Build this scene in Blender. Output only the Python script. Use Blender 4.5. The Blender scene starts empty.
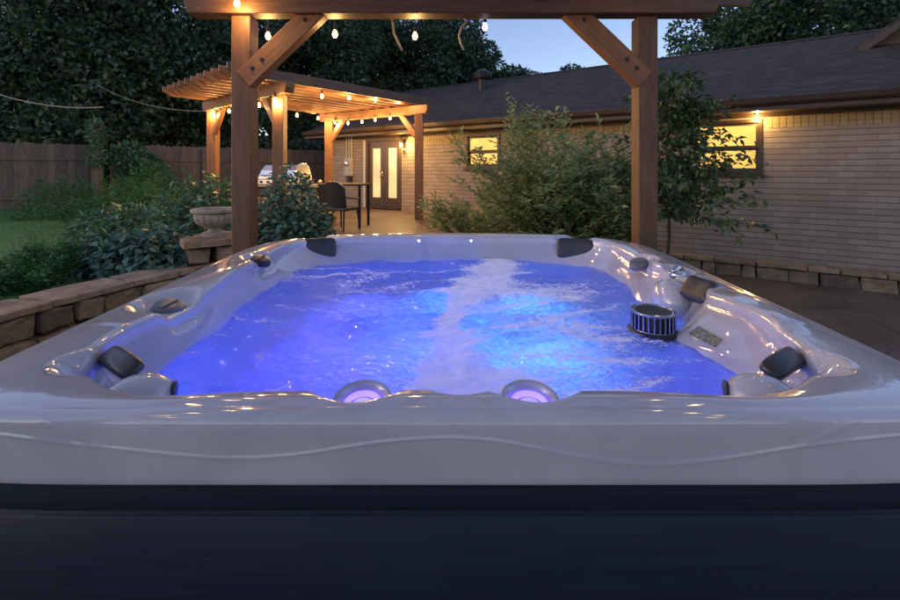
import bpy, bmesh, math, random
import numpy as np
from mathutils import Vector, Matrix, noise as mnoise
from mathutils.bvhtree import BVHTree

R = math.radians
random.seed(7)
rng = np.random.default_rng(11)
SC = bpy.context.scene
COL = SC.collection

# ------------------------------------------------------------------ camera
F = 430.0            # focal length in pixels of a 900 px wide frame
HZ = 170.0           # horizon row
H = 1.2              # camera height above the door patio
cam_d = bpy.data.cameras.new('camera')
cam = bpy.data.objects.new('camera', cam_d)
COL.objects.link(cam)
cam.location = (0, 0, H)
cam.rotation_euler = (R(90), 0, 0)
cam_d.sensor_width = 36
cam_d.lens = 36 * F / 900
cam_d.shift_y = -(300 - HZ) / 900
cam_d.clip_start = 0.02
cam_d.clip_end = 800
SC.camera = cam

# ------------------------------------------------------------------ sky, sun, exposure
SUN_EL, SUN_ROT = R(11.0), R(262)
wd = bpy.data.worlds.new('World')
SC.world = wd
wd.use_nodes = True
nt = wd.node_tree
nt.nodes.clear()
sky = nt.nodes.new('ShaderNodeTexSky')
sky.sky_type = 'NISHITA'
sky.sun_disc = False
sky.sun_elevation = SUN_EL
sky.sun_rotation = SUN_ROT
sky.air_density = 1.0
sky.dust_density = 0.5
sky.ozone_density = 1.2
bg = nt.nodes.new('ShaderNodeBackground')
bg.inputs[1].default_value = 0.15
wo = nt.nodes.new('ShaderNodeOutputWorld')
tint = nt.nodes.new('ShaderNodeMix')
tint.data_type = 'RGBA'
tint.blend_type = 'MULTIPLY'
tint.inputs['Factor'].default_value = 1
tint.inputs['B'].default_value = (0.89, 0.82, 1.0, 1)
nt.links.new(sky.outputs[0], tint.inputs['A'])
nt.links.new(tint.outputs['Result'], bg.inputs[0])
nt.links.new(bg.outputs[0], wo.inputs[0])
sun_d = bpy.data.lights.new('sun', 'SUN')
sun_d.energy = 0.03
sun_d.angle = R(20)
sun_d.color = (1, 0.86, 0.75)
sun = bpy.data.objects.new('sun', sun_d)
COL.objects.link(sun)
sd = Vector((math.sin(SUN_ROT) * math.cos(SUN_EL), math.cos(SUN_ROT) * math.cos(SUN_EL), math.sin(SUN_EL)))
sun.rotation_euler = sd.to_track_quat('Z', 'Y').to_euler()
vs = SC.view_settings
vs.view_transform = 'Standard'
vs.look = 'None'
vs.gamma = 1
vs.use_curve_mapping = False
vs.exposure = 1.05
SC.render.engine = 'CYCLES'
SC.cycles.use_denoising = True
SC.cycles.max_bounces = 10
SC.cycles.sample_clamp_indirect = 6


# ------------------------------------------------------------------ helpers
def at(px, py, d):
    return Vector(((px - 450) / F * d, d, H - (py - HZ) / F * d))


def sstep(t):
    t = np.clip(t, 0, 1)
    return t * t * (3 - 2 * t)


def set_props(o, label=None, cat=None, group=None, kind=None):
    if label: o['label'] = label
    if cat: o['category'] = cat
    if group: o['group'] = group
    if kind: o['kind'] = kind
    return o


def empty(name, loc, label=None, cat=None, group=None, rz=0):
    o = bpy.data.objects.new(name, None)
    o.empty_display_size = 0.1
    COL.objects.link(o)
    o.location = loc
    o.rotation_euler = (0, 0, rz)
    return set_props(o, label, cat, group)


def wloc(o):
    v = Vector((0, 0, 0))
    while o is not None:
        v += Vector(o.location)
        o = o.parent
    return v


def children(o):
    return list(o.children)


def copy_tree(o, parent=None):
    c = o.copy()
    COL.objects.link(c)
    if parent is not None:
        c.parent = parent
    for ch in children(o):
        copy_tree(ch, c)
    return c


class MB:
    """collects shapes, links them as one mesh object"""
    def __init__(self):
        self.v, self.f = [], []

    def add(self, verts, faces):
        n = len(self.v)
        self.v += [tuple(p) for p in verts]
        self.f += [tuple(i + n for i in f) for f in faces]
        return self

    def box(self, c, s, rz=0, M=None):
        x, y, z = s[0] / 2, s[1] / 2, s[2] / 2
        vs_ = [Vector((i * x, j * y, k * z)) for k in (-1, 1) for j in (-1, 1) for i in (-1, 1)]
        m = M if M is not None else Matrix.Rotation(rz, 3, 'Z')
        vs_ = [m @ p + Vector(c) for p in vs_]
        return self.add(vs_, [(0, 2, 3, 1), (4, 5, 7, 6), (0, 1, 5, 4), (2, 6, 7, 3), (0, 4, 6, 2), (1, 3, 7, 5)])

    def tube(self, pts, rad, seg=8, caps=True):
        pts = [Vector(p) for p in pts]
        n = len(pts)
        rads = rad if isinstance(rad, (list, tuple)) else [rad] * n
        vs_, fs = [], []
        ref = None
        for i, p in enumerate(pts):
            t = (pts[min(i + 1, n - 1)] - pts[max(i - 1, 0)]).normalized()
            if ref is None:
                ref = t.orthogonal().normalized()
            ref = (ref - t * ref.dot(t))
            ref = ref.normalized() if ref.length > 1e-6 else t.orthogonal().normalized()
            b = t.cross(ref)
            for k in range(seg):
                a = 2 * math.pi * k / seg
                vs_.append(p + (ref * math.cos(a) + b * math.sin(a)) * rads[i])
        for i in range(n - 1):
            for k in range(seg):
                k2 = (k + 1) % seg
                fs.append((i * seg + k, i * seg + k2, (i + 1) * seg + k2, (i + 1) * seg + k))
        if caps:
            fs.append(tuple(range(seg))[::-1])
            fs.append(tuple((n - 1) * seg + k for k in range(seg)))
        return self.add(vs_, fs)

    def lathe(self, prof, c=(0, 0, 0), seg=32, M=None, flute=0, nfl=0):
        vs_, fs = [], []
        c = Vector(c)
        n = len(prof)
        for i, pr in enumerate(prof):
            r, z = pr[0], pr[1]
            fl = pr[2] if len(pr) > 2 else 0
            for k in range(seg):
                a = 2 * math.pi * k / seg
                rr = r * (1 + fl * (abs(math.cos(nfl * a / 2)) - 0.5)) if nfl else r
                p = Vector((rr * math.cos(a), rr * math.sin(a), z))
                if M is not None:
                    p = M @ p
                vs_.append(p + c)
        for i in range(n - 1):
            for k in range(seg):
                k2 = (k + 1) % seg
                fs.append((i * seg + k, i * seg + k2, (i + 1) * seg + k2, (i + 1) * seg + k))
        if prof[0][0] > 1e-5: fs.append(tuple(range(seg))[::-1])
        if prof[-1][0] > 1e-5: fs.append(tuple((n - 1) * seg + k for k in range(seg)))
        return self.add(vs_, fs)

    def ball(self, c, r, seg=16, rings=10, M=None):
        rr = r if isinstance(r, (tuple, list)) else (r, r, r)
        vs_, fs = [], []
        for i in range(rings + 1):
            ph = math.pi * i / rings
            for k in range(seg):
                a = 2 * math.pi * k / seg
                p = Vector((rr[0] * math.sin(ph) * math.cos(a), rr[1] * math.sin(ph) * math.sin(a), -rr[2] * math.cos(ph)))
                if M is not None: p = M @ p
                vs_.append(p + Vector(c))
        for i in range(rings):
            for k in range(seg):
                k2 = (k + 1) % seg
                fs.append((i * seg + k, i * seg + k2, (i + 1) * seg + k2, (i + 1) * seg + k))
        return self.add(vs_, fs)

    def prism(self, poly, ax0, ax1, c, depth_ax, d0, d1):
        """polygon in (ax0, ax1) plane extruded along depth_ax from d0 to d1"""
        c, a0, a1, a2 = Vector(c), Vector(ax0), Vector(ax1), Vector(depth_ax)
        n = len(poly)
        vs_ = [c + a0 * p[0] + a1 * p[1] + a2 * d0 for p in poly] + [c + a0 * p[0] + a1 * p[1] + a2 * d1 for p in poly]
        fs = [tuple(range(n))[::-1], tuple(range(n, 2 * n))] + [(i, (i + 1) % n, n + (i + 1) % n, n + i) for i in range(n)]
        return self.add(vs_, fs)

    def build(self, name, mat, parent=None, base=None, smooth=False, bevel=0, angle=None):
        me = bpy.data.meshes.new(name)
        off = wloc(parent) if parent is not None else Vector(base if base is not None else (0, 0, 0))
        me.from_pydata([Vector(p) - off for p in self.v], [], self.f)
        bm = bmesh.new()
        bm.from_mesh(me)
        bmesh.ops.recalc_face_normals(bm, faces=bm.faces)
        bm.to_mesh(me)
        bm.free()
        me.materials.append(mat)
        o = bpy.data.objects.new(name, me)
        COL.objects.link(o)
        if parent is not None: o.parent = parent
        else: o.location = off
        if smooth:
            me.shade_smooth()
            if angle: me.set_sharp_from_angle(angle=R(angle))
        if bevel:
            b = o.modifiers.new('bevel', 'BEVEL')
            b.width = bevel
            b.segments = 2
            b.limit_method = 'ANGLE'
            b.angle_limit = R(40)
        return o


def np_mesh(name, verts, quads, mat, parent=None, base=None, smooth=False):
    verts = np.asarray(verts, dtype=np.float32)
    quads = np.asarray(quads, dtype=np.int32)
    off = wloc(parent) if parent is not None else Vector(base if base is not None else (0, 0, 0))
    verts = verts - np.array(off, dtype=np.float32)
    me = bpy.data.meshes.new(name)
    k = quads.shape[1]
    me.vertices.add(len(verts))
    me.vertices.foreach_set('co', verts.ravel())
    me.loops.add(quads.size)
    me.loops.foreach_set('vertex_index', quads.ravel())
    me.polygons.add(len(quads))
    me.polygons.foreach_set('loop_start', np.arange(0, quads.size, k, dtype=np.int32))
    me.update(calc_edges=True)
    me.materials.append(mat)
    if smooth: me.shade_smooth()
    o = bpy.data.objects.new(name, me)
    COL.objects.link(o)
    if parent is not None: o.parent = parent
    else: o.location = off
    return o


# ------------------------------------------------------------------ materials
class NT:
    def __init__(self, name):
        self.m = bpy.data.materials.new(name)
        self.m.use_nodes = True
        self.t = self.m.node_tree
        self.t.nodes.clear()
        self.out = self.n('ShaderNodeOutputMaterial')

    def n(self, kind, **kw):
        nd = self.t.nodes.new(kind)
        for k, v in kw.items(): setattr(nd, k, v)
        return nd

    def l(self, a, b): self.t.links.new(a, b)

    def coords(self, scale=(1, 1, 1), kind='Object', rand=0):
        tc = self.n('ShaderNodeTexCoord')
        mp = self.n('ShaderNodeMapping')
        mp.inputs['Scale'].default_value = scale
        self.l(tc.outputs[kind], mp.inputs['Vector'])
        if rand:
            oi = self.n('ShaderNodeObjectInfo')
            mu = self.n('ShaderNodeMath', operation='MULTIPLY')
            mu.inputs[1].default_value = rand
            self.l(oi.outputs['Random'], mu.inputs[0])
            cx = self.n('ShaderNodeCombineXYZ')
            for i in range(3): self.l(mu.outputs[0], cx.inputs[i])
            self.l(cx.outputs[0], mp.inputs['Location'])
        return mp.outputs[0]

    def noise(self, vec, scale, detail=4, rough=0.55, dist=0):
        nd = self.n('ShaderNodeTexNoise')
        nd.inputs['Scale'].default_value = scale
        nd.inputs['Detail'].default_value = detail
        nd.inputs['Roughness'].default_value = rough
        nd.inputs['Distortion'].default_value = dist
        self.l(vec, nd.inputs['Vector'])
        return nd.outputs['Fac']

    def ramp(self, fac, stops):
        nd = self.n('ShaderNodeValToRGB')
        el = nd.color_ramp.elements
        while len(el) < len(stops): el.new(0.5)
        for e, (p, c) in zip(el, stops):
            e.position = p
            e.color = (c[0], c[1], c[2], 1) if hasattr(c, '__len__') else (c, c, c, 1)
        self.l(fac, nd.inputs[0])
        return nd.outputs['Color']

    def mix(self, fac, a, b, mode='MIX'):
        nd = self.n('ShaderNodeMix', data_type='RGBA', blend_type=mode)
        for sock, val in ((nd.inputs['Factor'], fac), (nd.inputs['A'], a), (nd.inputs['B'], b)):
            if isinstance(val, (int, float)) : sock.default_value = val
            elif isinstance(val, tuple): sock.default_value = (*val, 1)
            else: self.l(val, sock)
        return nd.outputs['Result']

    def math(self, op, a, b=0.0, clamp=False):
        nd = self.n('ShaderNodeMath', operation=op)
        nd.use_clamp = clamp
        for sock, val in ((nd.inputs[0], a), (nd.inputs[1], b)):
            if isinstance(val, (int, float)): sock.default_value = val
            else: self.l(val, sock)
        return nd.outputs[0]

    def bump(self, h, strength, dist=0.01, normal=None):
        nd = self.n('ShaderNodeBump')
        nd.inputs['Strength'].default_value = strength
        nd.inputs['Distance'].default_value = dist
        self.l(h, nd.inputs['Height'])
        if normal is not None: self.l(normal, nd.inputs['Normal'])
        return nd.outputs[0]

    def bsdf(self, base, rough=0.5, metal=0, normal=None, coat=0, **kw):
        nd = self.n('ShaderNodeBsdfPrincipled')
        for key, val in (('Base Color', base), ('Roughness', rough)):
            if isinstance(val, tuple): nd.inputs[key].default_value = (*val, 1)
            elif isinstance(val, (int, float)): nd.inputs[key].default_value = val
            else: self.l(val, nd.inputs[key])
        nd.inputs['Metallic'].default_value = metal
        nd.inputs['Coat Weight'].default_value = coat
        for k, v in kw.items(): nd.inputs[k].default_value = v
        if normal is not None: self.l(normal, nd.inputs['Normal'])
        return nd

    def done(self, sh):
        self.l(sh.outputs[0] if hasattr(sh, 'outputs') else sh, self.out.inputs['Surface'])
        return self.m


M = {}


def simple(name, c1, c2, scale=8, rough=0.5, metal=0, bump=0, stretch=(1, 1, 1), coat=0, bdist=0.01):
    t = NT(name)
    v = t.coords(stretch, rand=9)
    f = t.noise(v, scale, 6)
    c = t.ramp(f, [(0.3, c1), (0.7, c2)])
    nrm = t.bump(f, bump, bdist) if bump else None
    M[name] = t.done(t.bsdf(c, rough, metal, nrm, coat))


def wood(name, dark, light, rough=0.55):
    t = NT(name)
    v = t.coords((1.2, 14, 14), rand=13)
    f = t.noise(v, 3.0, 8, 0.6, 0.6)
    v2 = t.coords((0.8, 1.5, 1.5), rand=5)
    f2 = t.noise(v2, 2.2, 3)
    v3 = t.coords((3, 60, 60), rand=3)
    f3 = t.noise(v3, 2.0, 3)
    c = t.ramp(f, [(0.28, dark), (0.52, tuple((a + b) / 2 for a, b in zip(dark, light))), (0.75, light)])
    c = t.mix(0.45, c, t.ramp(f2, [(0.3, 0.45), (0.75, 1.0)]), 'MULTIPLY')
    fk = t.noise(t.coords((5, 26, 26), rand=17), 2.0, 6, 0.7)
    gate = t.noise(t.coords((1.6, 5, 5), rand=19), 1.5, 2)
    m_ = t.math('MULTIPLY', t.ramp(fk, [(0.60, 0.0), (0.68, 1.0)]), t.ramp(gate, [(0.56, 0.0), (0.66, 0.55)]))
    c = t.mix(m_, c, tuple(min(1.0, x * 2.2 + 0.10) for x in light))
    kn = t.n('ShaderNodeTexVoronoi')
    kn.inputs['Scale'].default_value = 1.0
    t.l(t.coords((1.4, 7, 7), rand=23), kn.inputs['Vector'])
    c = t.mix(t.ramp(kn.outputs['Distance'], [(0.05, 0.75), (0.12, 0.0)]), c, tuple(x * 0.35 for x in dark))
    h = t.math('ADD', f, t.math('MULTIPLY', f3, 0.6))
    M[name] = t.done(t.bsdf(c, rough, 0, t.bump(h, 0.35, 0.004)))


wood('cedar', (0.14, 0.055, 0.022), (0.32, 0.15, 0.06))
wood('dark_cedar', (0.085, 0.038, 0.019), (0.20, 0.095, 0.045))
wood('trim_wood', (0.035, 0.018, 0.011), (0.07, 0.035, 0.02), 0.4)


def fence_mat():
    t = NT('fence_wood')
    tc = t.n('ShaderNodeTexCoord')
    sx = t.n('ShaderNodeSeparateXYZ')
    t.l(tc.outputs['Object'], sx.inputs[0])
    idx = t.math('FLOOR', t.math('DIVIDE', sx.outputs[0], 0.142))
    wn = t.n('ShaderNodeTexWhiteNoise', noise_dimensions='1D')
    t.l(idx, wn.inputs['W'])
    v = t.coords((18, 18, 1.6))
    f = t.noise(v, 2.2, 6, 0.6, 0.4)
    c = t.ramp(f, [(0.3, (0.09, 0.065, 0.05)), (0.7, (0.24, 0.17, 0.13))])
    c = t.mix(0.7, c, t.ramp(wn.outputs['Value'], [(0, 0.5), (1, 1.0)]), 'MULTIPLY')
    M['fence_wood'] = t.done(t.bsdf(c, 0.8, 0, t.bump(f, 0.4, 0.006)))


fence_mat()


def brick_mat(name, swap=False):
    t = NT(name)
    tc = t.n('ShaderNodeTexCoord')
    sx = t.n('ShaderNodeSeparateXYZ')
    t.l(tc.outputs['Object'], sx.inputs[0])
    cx = t.n('ShaderNodeCombineXYZ')
    t.l(sx.outputs[2 if swap else 0], cx.inputs[0])
    t.l(sx.outputs[0 if swap else 2], cx.inputs[1])
    br = t.n('ShaderNodeTexBrick')
    br.inputs['Scale'].default_value = 1
    br.inputs['Brick Width'].default_value = 0.24 if not swap else 0.4
    br.inputs['Row Height'].default_value = 0.098
    br.inputs['Mortar Size'].default_value = 0.007
    br.inputs['Mortar Smooth'].default_value = 0.35
    br.inputs['Bias'].default_value = -0.1
    br.offset = 0.5 if not swap else 0.0
    br.inputs['Color1'].default_value = (0.37, 0.295, 0.235, 1)
    br.inputs['Color2'].default_value = (0.30, 0.23, 0.18, 1)
    br.inputs['Mortar'].default_value = (0.28, 0.22, 0.175, 1)
    t.l(cx.outputs[0], br.inputs['Vector'])
    f = t.noise(tc.outputs['Object'], 1.3, 5)
    f2 = t.noise(tc.outputs['Object'], 40, 4)
    fr = t.math('FRACT', t.math('DIVIDE', t.math('ADD', sx.outputs[0 if swap else 2], 9.8), 0.098))
    jl = t.ramp(t.math('ABSOLUTE', t.math('SUBTRACT', fr, 0.5)), [(0.40, 1.0), (0.47, 0.66 if swap else 0.5)])
    jc = t.mix(1.0, br.outputs['Color'], jl, 'MULTIPLY')
    c = t.mix(0.5, jc, t.ramp(f, [(0.3, 0.55), (0.7, 1.0)]), 'MULTIPLY')
    c = t.mix(0.3, c, t.ramp(f2, [(0.3, 0.6), (0.7, 1.0)]), 'MULTIPLY')
    h = t.math('ADD', t.math('MULTIPLY', br.outputs['Fac'], -0.25), t.math('ADD', jl, t.math('MULTIPLY', f2, 0.35)))
    M[name] = t.done(t.bsdf(c, 0.8, 0, t.bump(h, 0.5, 0.012)))


brick_mat('brick')
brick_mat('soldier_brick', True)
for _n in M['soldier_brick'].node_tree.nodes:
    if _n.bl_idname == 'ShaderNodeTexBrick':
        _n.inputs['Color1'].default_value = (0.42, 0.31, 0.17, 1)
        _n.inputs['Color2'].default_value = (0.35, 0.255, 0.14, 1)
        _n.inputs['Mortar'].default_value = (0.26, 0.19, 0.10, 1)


def shingle_mat():
    t = NT('shingles')
    tc = t.n('ShaderNodeTexCoord')
    sx = t.n('ShaderNodeSeparateXYZ')
    t.l(tc.outputs['Object'], sx.inputs[0])
    cx = t.n('ShaderNodeCombineXYZ')
    t.l(sx.outputs[0], cx.inputs[0])
    t.l(t.math('MULTIPLY', sx.outputs[1], 1.09), cx.inputs[1])
    br = t.n('ShaderNodeTexBrick')
    br.inputs['Scale'].default_value = 1
    br.inputs['Brick Width'].default_value = 0.22
    br.inputs['Row Height'].default_value = 0.12
    br.inputs['Mortar Size'].default_value = 0.010
    br.inputs['Mortar Smooth'].default_value = 0.6
    br.offset = 0.37
    br.inputs['Color1'].default_value = (0.085, 0.06, 0.048, 1)
    br.inputs['Color2'].default_value = (0.032, 0.022, 0.018, 1)
    br.inputs['Mortar'].default_value = (0.02, 0.017, 0.02, 1)
    t.l(cx.outputs[0], br.inputs['Vector'])
    f = t.noise(tc.outputs['Object'], 55, 3)
    f1 = t.noise(tc.outputs['Object'], 2.5, 4)
    c = t.mix(0.6, br.outputs['Color'], t.ramp(f, [(0.3, 0.4), (0.7, 1.0)]), 'MULTIPLY')
    c = t.mix(0.4, c, t.ramp(f1, [(0.3, 0.5), (0.7, 1.0)]), 'MULTIPLY')
    lum = t.n('ShaderNodeRGBToBW')
    t.l(br.outputs['Color'], lum.inputs[0])
    h = t.math('ADD', t.math('MULTIPLY', lum.outputs[0], 6.0), t.math('MULTIPLY', f, 0.3))
    M['shingles'] = t.done(t.bsdf(c, 0.85, 0, t.bump(h, 0.9, 0.02)))


shingle_mat()


def stone_mat():
    t = NT('limestone')
    v = t.coords((1, 1, 1), rand=7)
    f = t.noise(v, 6, 8, 0.65)
    gi = t.n('ShaderNodeNewGeometry')
    c1 = t.ramp(f, [(0.3, (0.14, 0.11, 0.08)), (0.55, (0.29, 0.23, 0.165)), (0.75, (0.42, 0.36, 0.28))])
    c = t.mix(0.8, c1, t.ramp(gi.outputs['Random Per Island'], [(0, (0.32, 0.29, 0.28)), (0.35, (0.75, 0.62, 0.5)), (0.7, (1.0, 0.85, 0.66)), (1, (1.15, 1.08, 1.0))]), 'MULTIPLY')
    M['limestone'] = t.done(t.bsdf(c, 0.85, 0, t.bump(f, 0.9, 0.03)))


stone_mat()


def concrete():
    t = NT('patio_concrete')
    v = t.coords()
    f = t.noise(v, 0.9, 8, 0.65)
    f2 = t.noise(v, 22, 5)
    vo = t.n('ShaderNodeTexVoronoi', feature='DISTANCE_TO_EDGE')
    vo.inputs['Scale'].default_value = 1.1
    t.l(v, vo.inputs['Vector'])
    j = t.ramp(vo.outputs['Distance'], [(0.0, 0.35), (0.02, 1.0)])
    c = t.ramp(f, [(0.3, (0.085, 0.062, 0.046)), (0.7, (0.19, 0.145, 0.11))])
    c = t.mix(0.5, c, t.ramp(f2, [(0.3, 0.6), (0.7, 1.0)]), 'MULTIPLY')
    c = t.mix(0.7, c, j, 'MULTIPLY')
    rgh = t.ramp(f, [(0.3, 0.35), (0.7, 0.7)])
    M['patio_concrete'] = t.done(t.bsdf(c, rgh, 0, t.bump(f2, 0.35, 0.01)))


concrete()
simple('soil', (0.035, 0.024, 0.016), (0.075, 0.05, 0.035), 9, 0.95, 0, 0.8, bdist=0.04)
simple('lawn_turf', (0.06, 0.16, 0.035), (0.11, 0.24, 0.06), 14, 0.9, 0, 0.6)
simple('urn_stone', (0.22, 0.18, 0.15), (0.38, 0.33, 0.28), 12, 0.8, 0, 0.3)
simple('dark_metal', (0.015, 0.013, 0.012), (0.03, 0.026, 0.024), 20, 0.4, 0.3)
simple('steel', (0.5, 0.5, 0.5), (0.62, 0.61, 0.6), 6, 0.22, 1.0, stretch=(1, 40, 40))
simple('chrome', (0.6, 0.61, 0.63), (0.75, 0.76, 0.78), 5, 0.08, 1.0)
simple('dark_chrome', (0.32, 0.325, 0.34), (0.46, 0.465, 0.48), 5, 0.15, 1.0)
simple('brass', (0.5, 0.4, 0.25), (0.65, 0.52, 0.33), 5, 0.25, 1.0)
simple('pillow_foam', (0.022, 0.020, 0.021), (0.04, 0.036, 0.037), 30, 0.38, 0, 0.15, bdist=0.003)
simple('grey_plastic', (0.10, 0.10, 0.105), (0.15, 0.15, 0.155), 20, 0.35)
simple('dark_plastic', (0.012, 0.012, 0.014), (0.03, 0.03, 0.033), 20, 0.4)
simple('box_paint', (0.33, 0.31, 0.28), (0.42, 0.40, 0.36), 8, 0.5)
simple('white_trim', (0.5, 0.47, 0.42), (0.62, 0.58, 0.52), 8, 0.5)
simple('door_paint', (0.045, 0.025, 0.016), (0.075, 0.042, 0.026), 8, 0.4)
simple('cable', (0.10, 0.09, 0.08), (0.16, 0.15, 0.13), 8, 0.6)
simple('rope', (0.38, 0.30, 0.20), (0.55, 0.45, 0.32), 60, 0.7)
simple('bark', (0.04, 0.03, 0.022), (0.09, 0.07, 0.055), 18, 0.9, 0, 0.8, stretch=(1, 1, 0.25))
simple('label_print', (0.05, 0.06, 0.045), (0.26, 0.29, 0.23), 110, 0.4, stretch=(1, 1, 1))
simple('counter_stone', (0.20, 0.15, 0.11), (0.32, 0.24, 0.18), 10, 0.4)


def acrylic():
    t = NT('acrylic_shell')
    v = t.coords()
    f = t.noise(v, 2.4, 6, 0.6, 1.2)
    f2 = t.noise(v, 300, 2)
    c = t.ramp(f, [(0.3, (0.40, 0.39, 0.43)), (0.7, (0.50, 0.485, 0.52))])
    c = t.mix(0.12, c, t.ramp(f2, [(0.35, 0.7), (0.65, 1.0)]), 'MULTIPLY')
    sm = t.noise(v, 5, 5)
    rg = t.ramp(sm, [(0.3, 0.04), (0.7, 0.11)])
    drop = t.noise(v, 34, 2)
    wet = t.bump(t.math('ADD', t.math('MULTIPLY', sm, 0.5), t.math('MULTIPLY', drop, 0.16)), 0.16, 0.01)
    M['acrylic_shell'] = t.done(t.bsdf(c, rg, 0, wet, 0.6, **{'Coat Roughness': 0.03}))


acrylic()


def cabinet_mat():
    t = NT('cabinet_board')
    v = t.coords((0.7, 30, 30))
    f = t.noise(v, 5, 8, 0.7)
    v2 = t.coords((2, 90, 90))
    f2 = t.noise(v2, 4, 4, 0.7)
    c = t.ramp(f, [(0.3, (0.008, 0.014, 0.027)), (0.7, (0.016, 0.026, 0.047))])
    c = t.mix(0.45, c, t.ramp(f2, [(0.3, 0.5), (0.7, 1.0)]), 'MULTIPLY')
    M['cabinet_board'] = t.done(t.bsdf(c, 0.55, 0, t.bump(t.math('ADD', f, f2), 0.25, 0.003), **{'Specular IOR Level': 0.25}))


cabinet_mat()


def leaf(name, c1, c2, c3, rough=0.45, trans=0.25):
    t = NT(name)
    gi = t.n('ShaderNodeNewGeometry')
    tc = t.n('ShaderNodeTexCoord')
    f = t.noise(tc.outputs['Object'], 1.5, 3)
    c = t.ramp(gi.outputs['Random Per Island'], [(0, c1), (0.55, c2), (1, c3)])
    c = t.mix(0.35, c, t.ramp(f, [(0.3, 0.45), (0.7, 1.0)]), 'MULTIPLY')
    p = t.bsdf(c, rough)
    tr = t.n('ShaderNodeBsdfTranslucent')
    t.l(c, tr.inputs[0])
    mx = t.n('ShaderNodeMixShader')
    mx.inputs[0].default_value = trans
    t.l(p.outputs[0], mx.inputs[1])
    t.l(tr.outputs[0], mx.inputs[2])
    M[name] = t.done(mx)


leaf('tree_leaf', (0.03, 0.065, 0.04), (0.06, 0.12, 0.065), (0.13, 0.19, 0.09))
leaf('oak_leaf', (0.03, 0.08, 0.045), (0.06, 0.13, 0.065), (0.12, 0.19, 0.08))
leaf('juniper_leaf', (0.03, 0.12, 0.035), (0.055, 0.19, 0.05), (0.11, 0.27, 0.08), 0.6)
leaf('shrub_leaf', (0.19, 0.28, 0.10), (0.32, 0.42, 0.16), (0.52, 0.58, 0.27), 0.38, 0.48)
leaf('young_tree_leaf', (0.055, 0.11, 0.045), (0.10, 0.17, 0.07), (0.20, 0.26, 0.11), 0.35)
leaf('hydrangea_leaf', (0.06, 0.14, 0.105), (0.10, 0.21, 0.15), (0.18, 0.31, 0.22), 0.4)
leaf('bed_leaf', (0.06, 0.15, 0.08), (0.10, 0.22, 0.115), (0.18, 0.32, 0.18), 0.35)
leaf('grass_blade', (0.06, 0.18, 0.04), (0.10, 0.25, 0.06), (0.15, 0.32, 0.09), 0.6)


def emit(name, col, st, base=(0.8, 0.7, 0.5), vary=0):
    t = NT(name)
    p = t.bsdf(base, 0.25)
    p.inputs['Emission Strength'].default_value = st
    if vary:
        f = t.noise(t.coords(), vary, 3)
        c = t.ramp(f, [(0.3, tuple(x * 0.55 for x in col)), (0.7, col)])
        t.l(c, p.inputs['Emission Color'])
    else:
        p.inputs['Emission Color'].default_value = (*col, 1)
    M[name] = t.done(p)


emit('bulb_glow', (1, 0.52, 0.12), 5)
emit('lantern_glow', (1, 0.52, 0.10), 2.6)
emit('lit_pane', (1, 0.53, 0.10), 0.8, (0.1, 0.08, 0.05), 1.5)
emit('lit_door_pane', (1, 0.66, 0.28), 0.52, (0.3, 0.25, 0.18), 1.2)
emit('jet_led', (0.20, 0.12, 1.0), 1.0, (0.5, 0.45, 0.7))
emit('jet_led_pale', (0.40, 0.34, 1.0), 0.3, (0.6, 0.6, 0.7))
emit('frosted_bulb', (1, 0.93, 0.85), 1.2, (0.8, 0.8, 0.8))


def water_mat():
    t = NT('spa_water')
    v = t.coords()
    n1 = t.noise(t.coords((1, 1.5, 1)), 13, 6, 0.62, 1.0)
    n2 = t.noise(t.coords((1, 2.0, 1)), 52, 4, 0.65, 1.5)
    n3 = t.noise(t.coords((1, 1.8, 1)), 11, 10, 0.78, 2.6)
    at_ = t.n('ShaderNodeAttribute')
    at_.attribute_name = 'foam'
    nb = t.bump(t.math('ADD', n1, t.math('MULTIPLY', n2, 0.35)), 1.0, 0.055)
    g = t.n('ShaderNodeBsdfGlass')
    g.inputs['IOR'].default_value = 1.33
    g.inputs['Roughness'].default_value = 0.02
    g.inputs['Color'].default_value = (0.88, 0.92, 1, 1)
    t.l(nb, g.inputs['Normal'])
    df = t.n('ShaderNodeBsdfDiffuse')
    df.inputs[0].default_value = (0.93, 0.93, 0.95, 1)
    tr = t.n('ShaderNodeBsdfTranslucent')
    tr.inputs[0].default_value = (0.85, 0.87, 0.95, 1)
    fm = t.n('ShaderNodeMixShader')
    fm.inputs[0].default_value = 0.18
    t.l(df.outputs[0], fm.inputs[1])
    t.l(tr.outputs[0], fm.inputs[2])
    # foam = attribute broken up by curdled noise
    a = t.math('ADD', at_.outputs['Fac'], t.math('MULTIPLY', t.math('SUBTRACT', n3, 0.5), 2.6))
    a = t.math('ADD', a, t.math('MULTIPLY', t.math('SUBTRACT', n2, 0.5), 1.3))
    mr = t.n('ShaderNodeMapRange', interpolation_type='SMOOTHSTEP')
    mr.inputs['From Min'].default_value = 0.52
    mr.inputs['From Max'].default_value = 0.92
    mr.inputs['To Max'].default_value = 0.9
    t.l(a, mr.inputs['Value'])
    mx = t.n('ShaderNodeMixShader')
    t.l(mr.outputs[0], mx.inputs[0])
    t.l(g.outputs[0], mx.inputs[1])
    t.l(fm.outputs[0], mx.inputs[2])
    M['spa_water'] = t.done(mx)


water_mat()


def lamp(name, loc, power, col, radius, parent=None):
    ld = bpy.data.lights.new(name, 'POINT')
    ld.energy = power
    ld.color = col
    ld.shadow_soft_size = radius
    o = bpy.data.objects.new(name, ld)
    COL.objects.link(o)
    if parent is not None:
        o.parent = parent
        o.location = Vector(loc) - wloc(parent)
    else:
        o.location = loc
    return o


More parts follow.
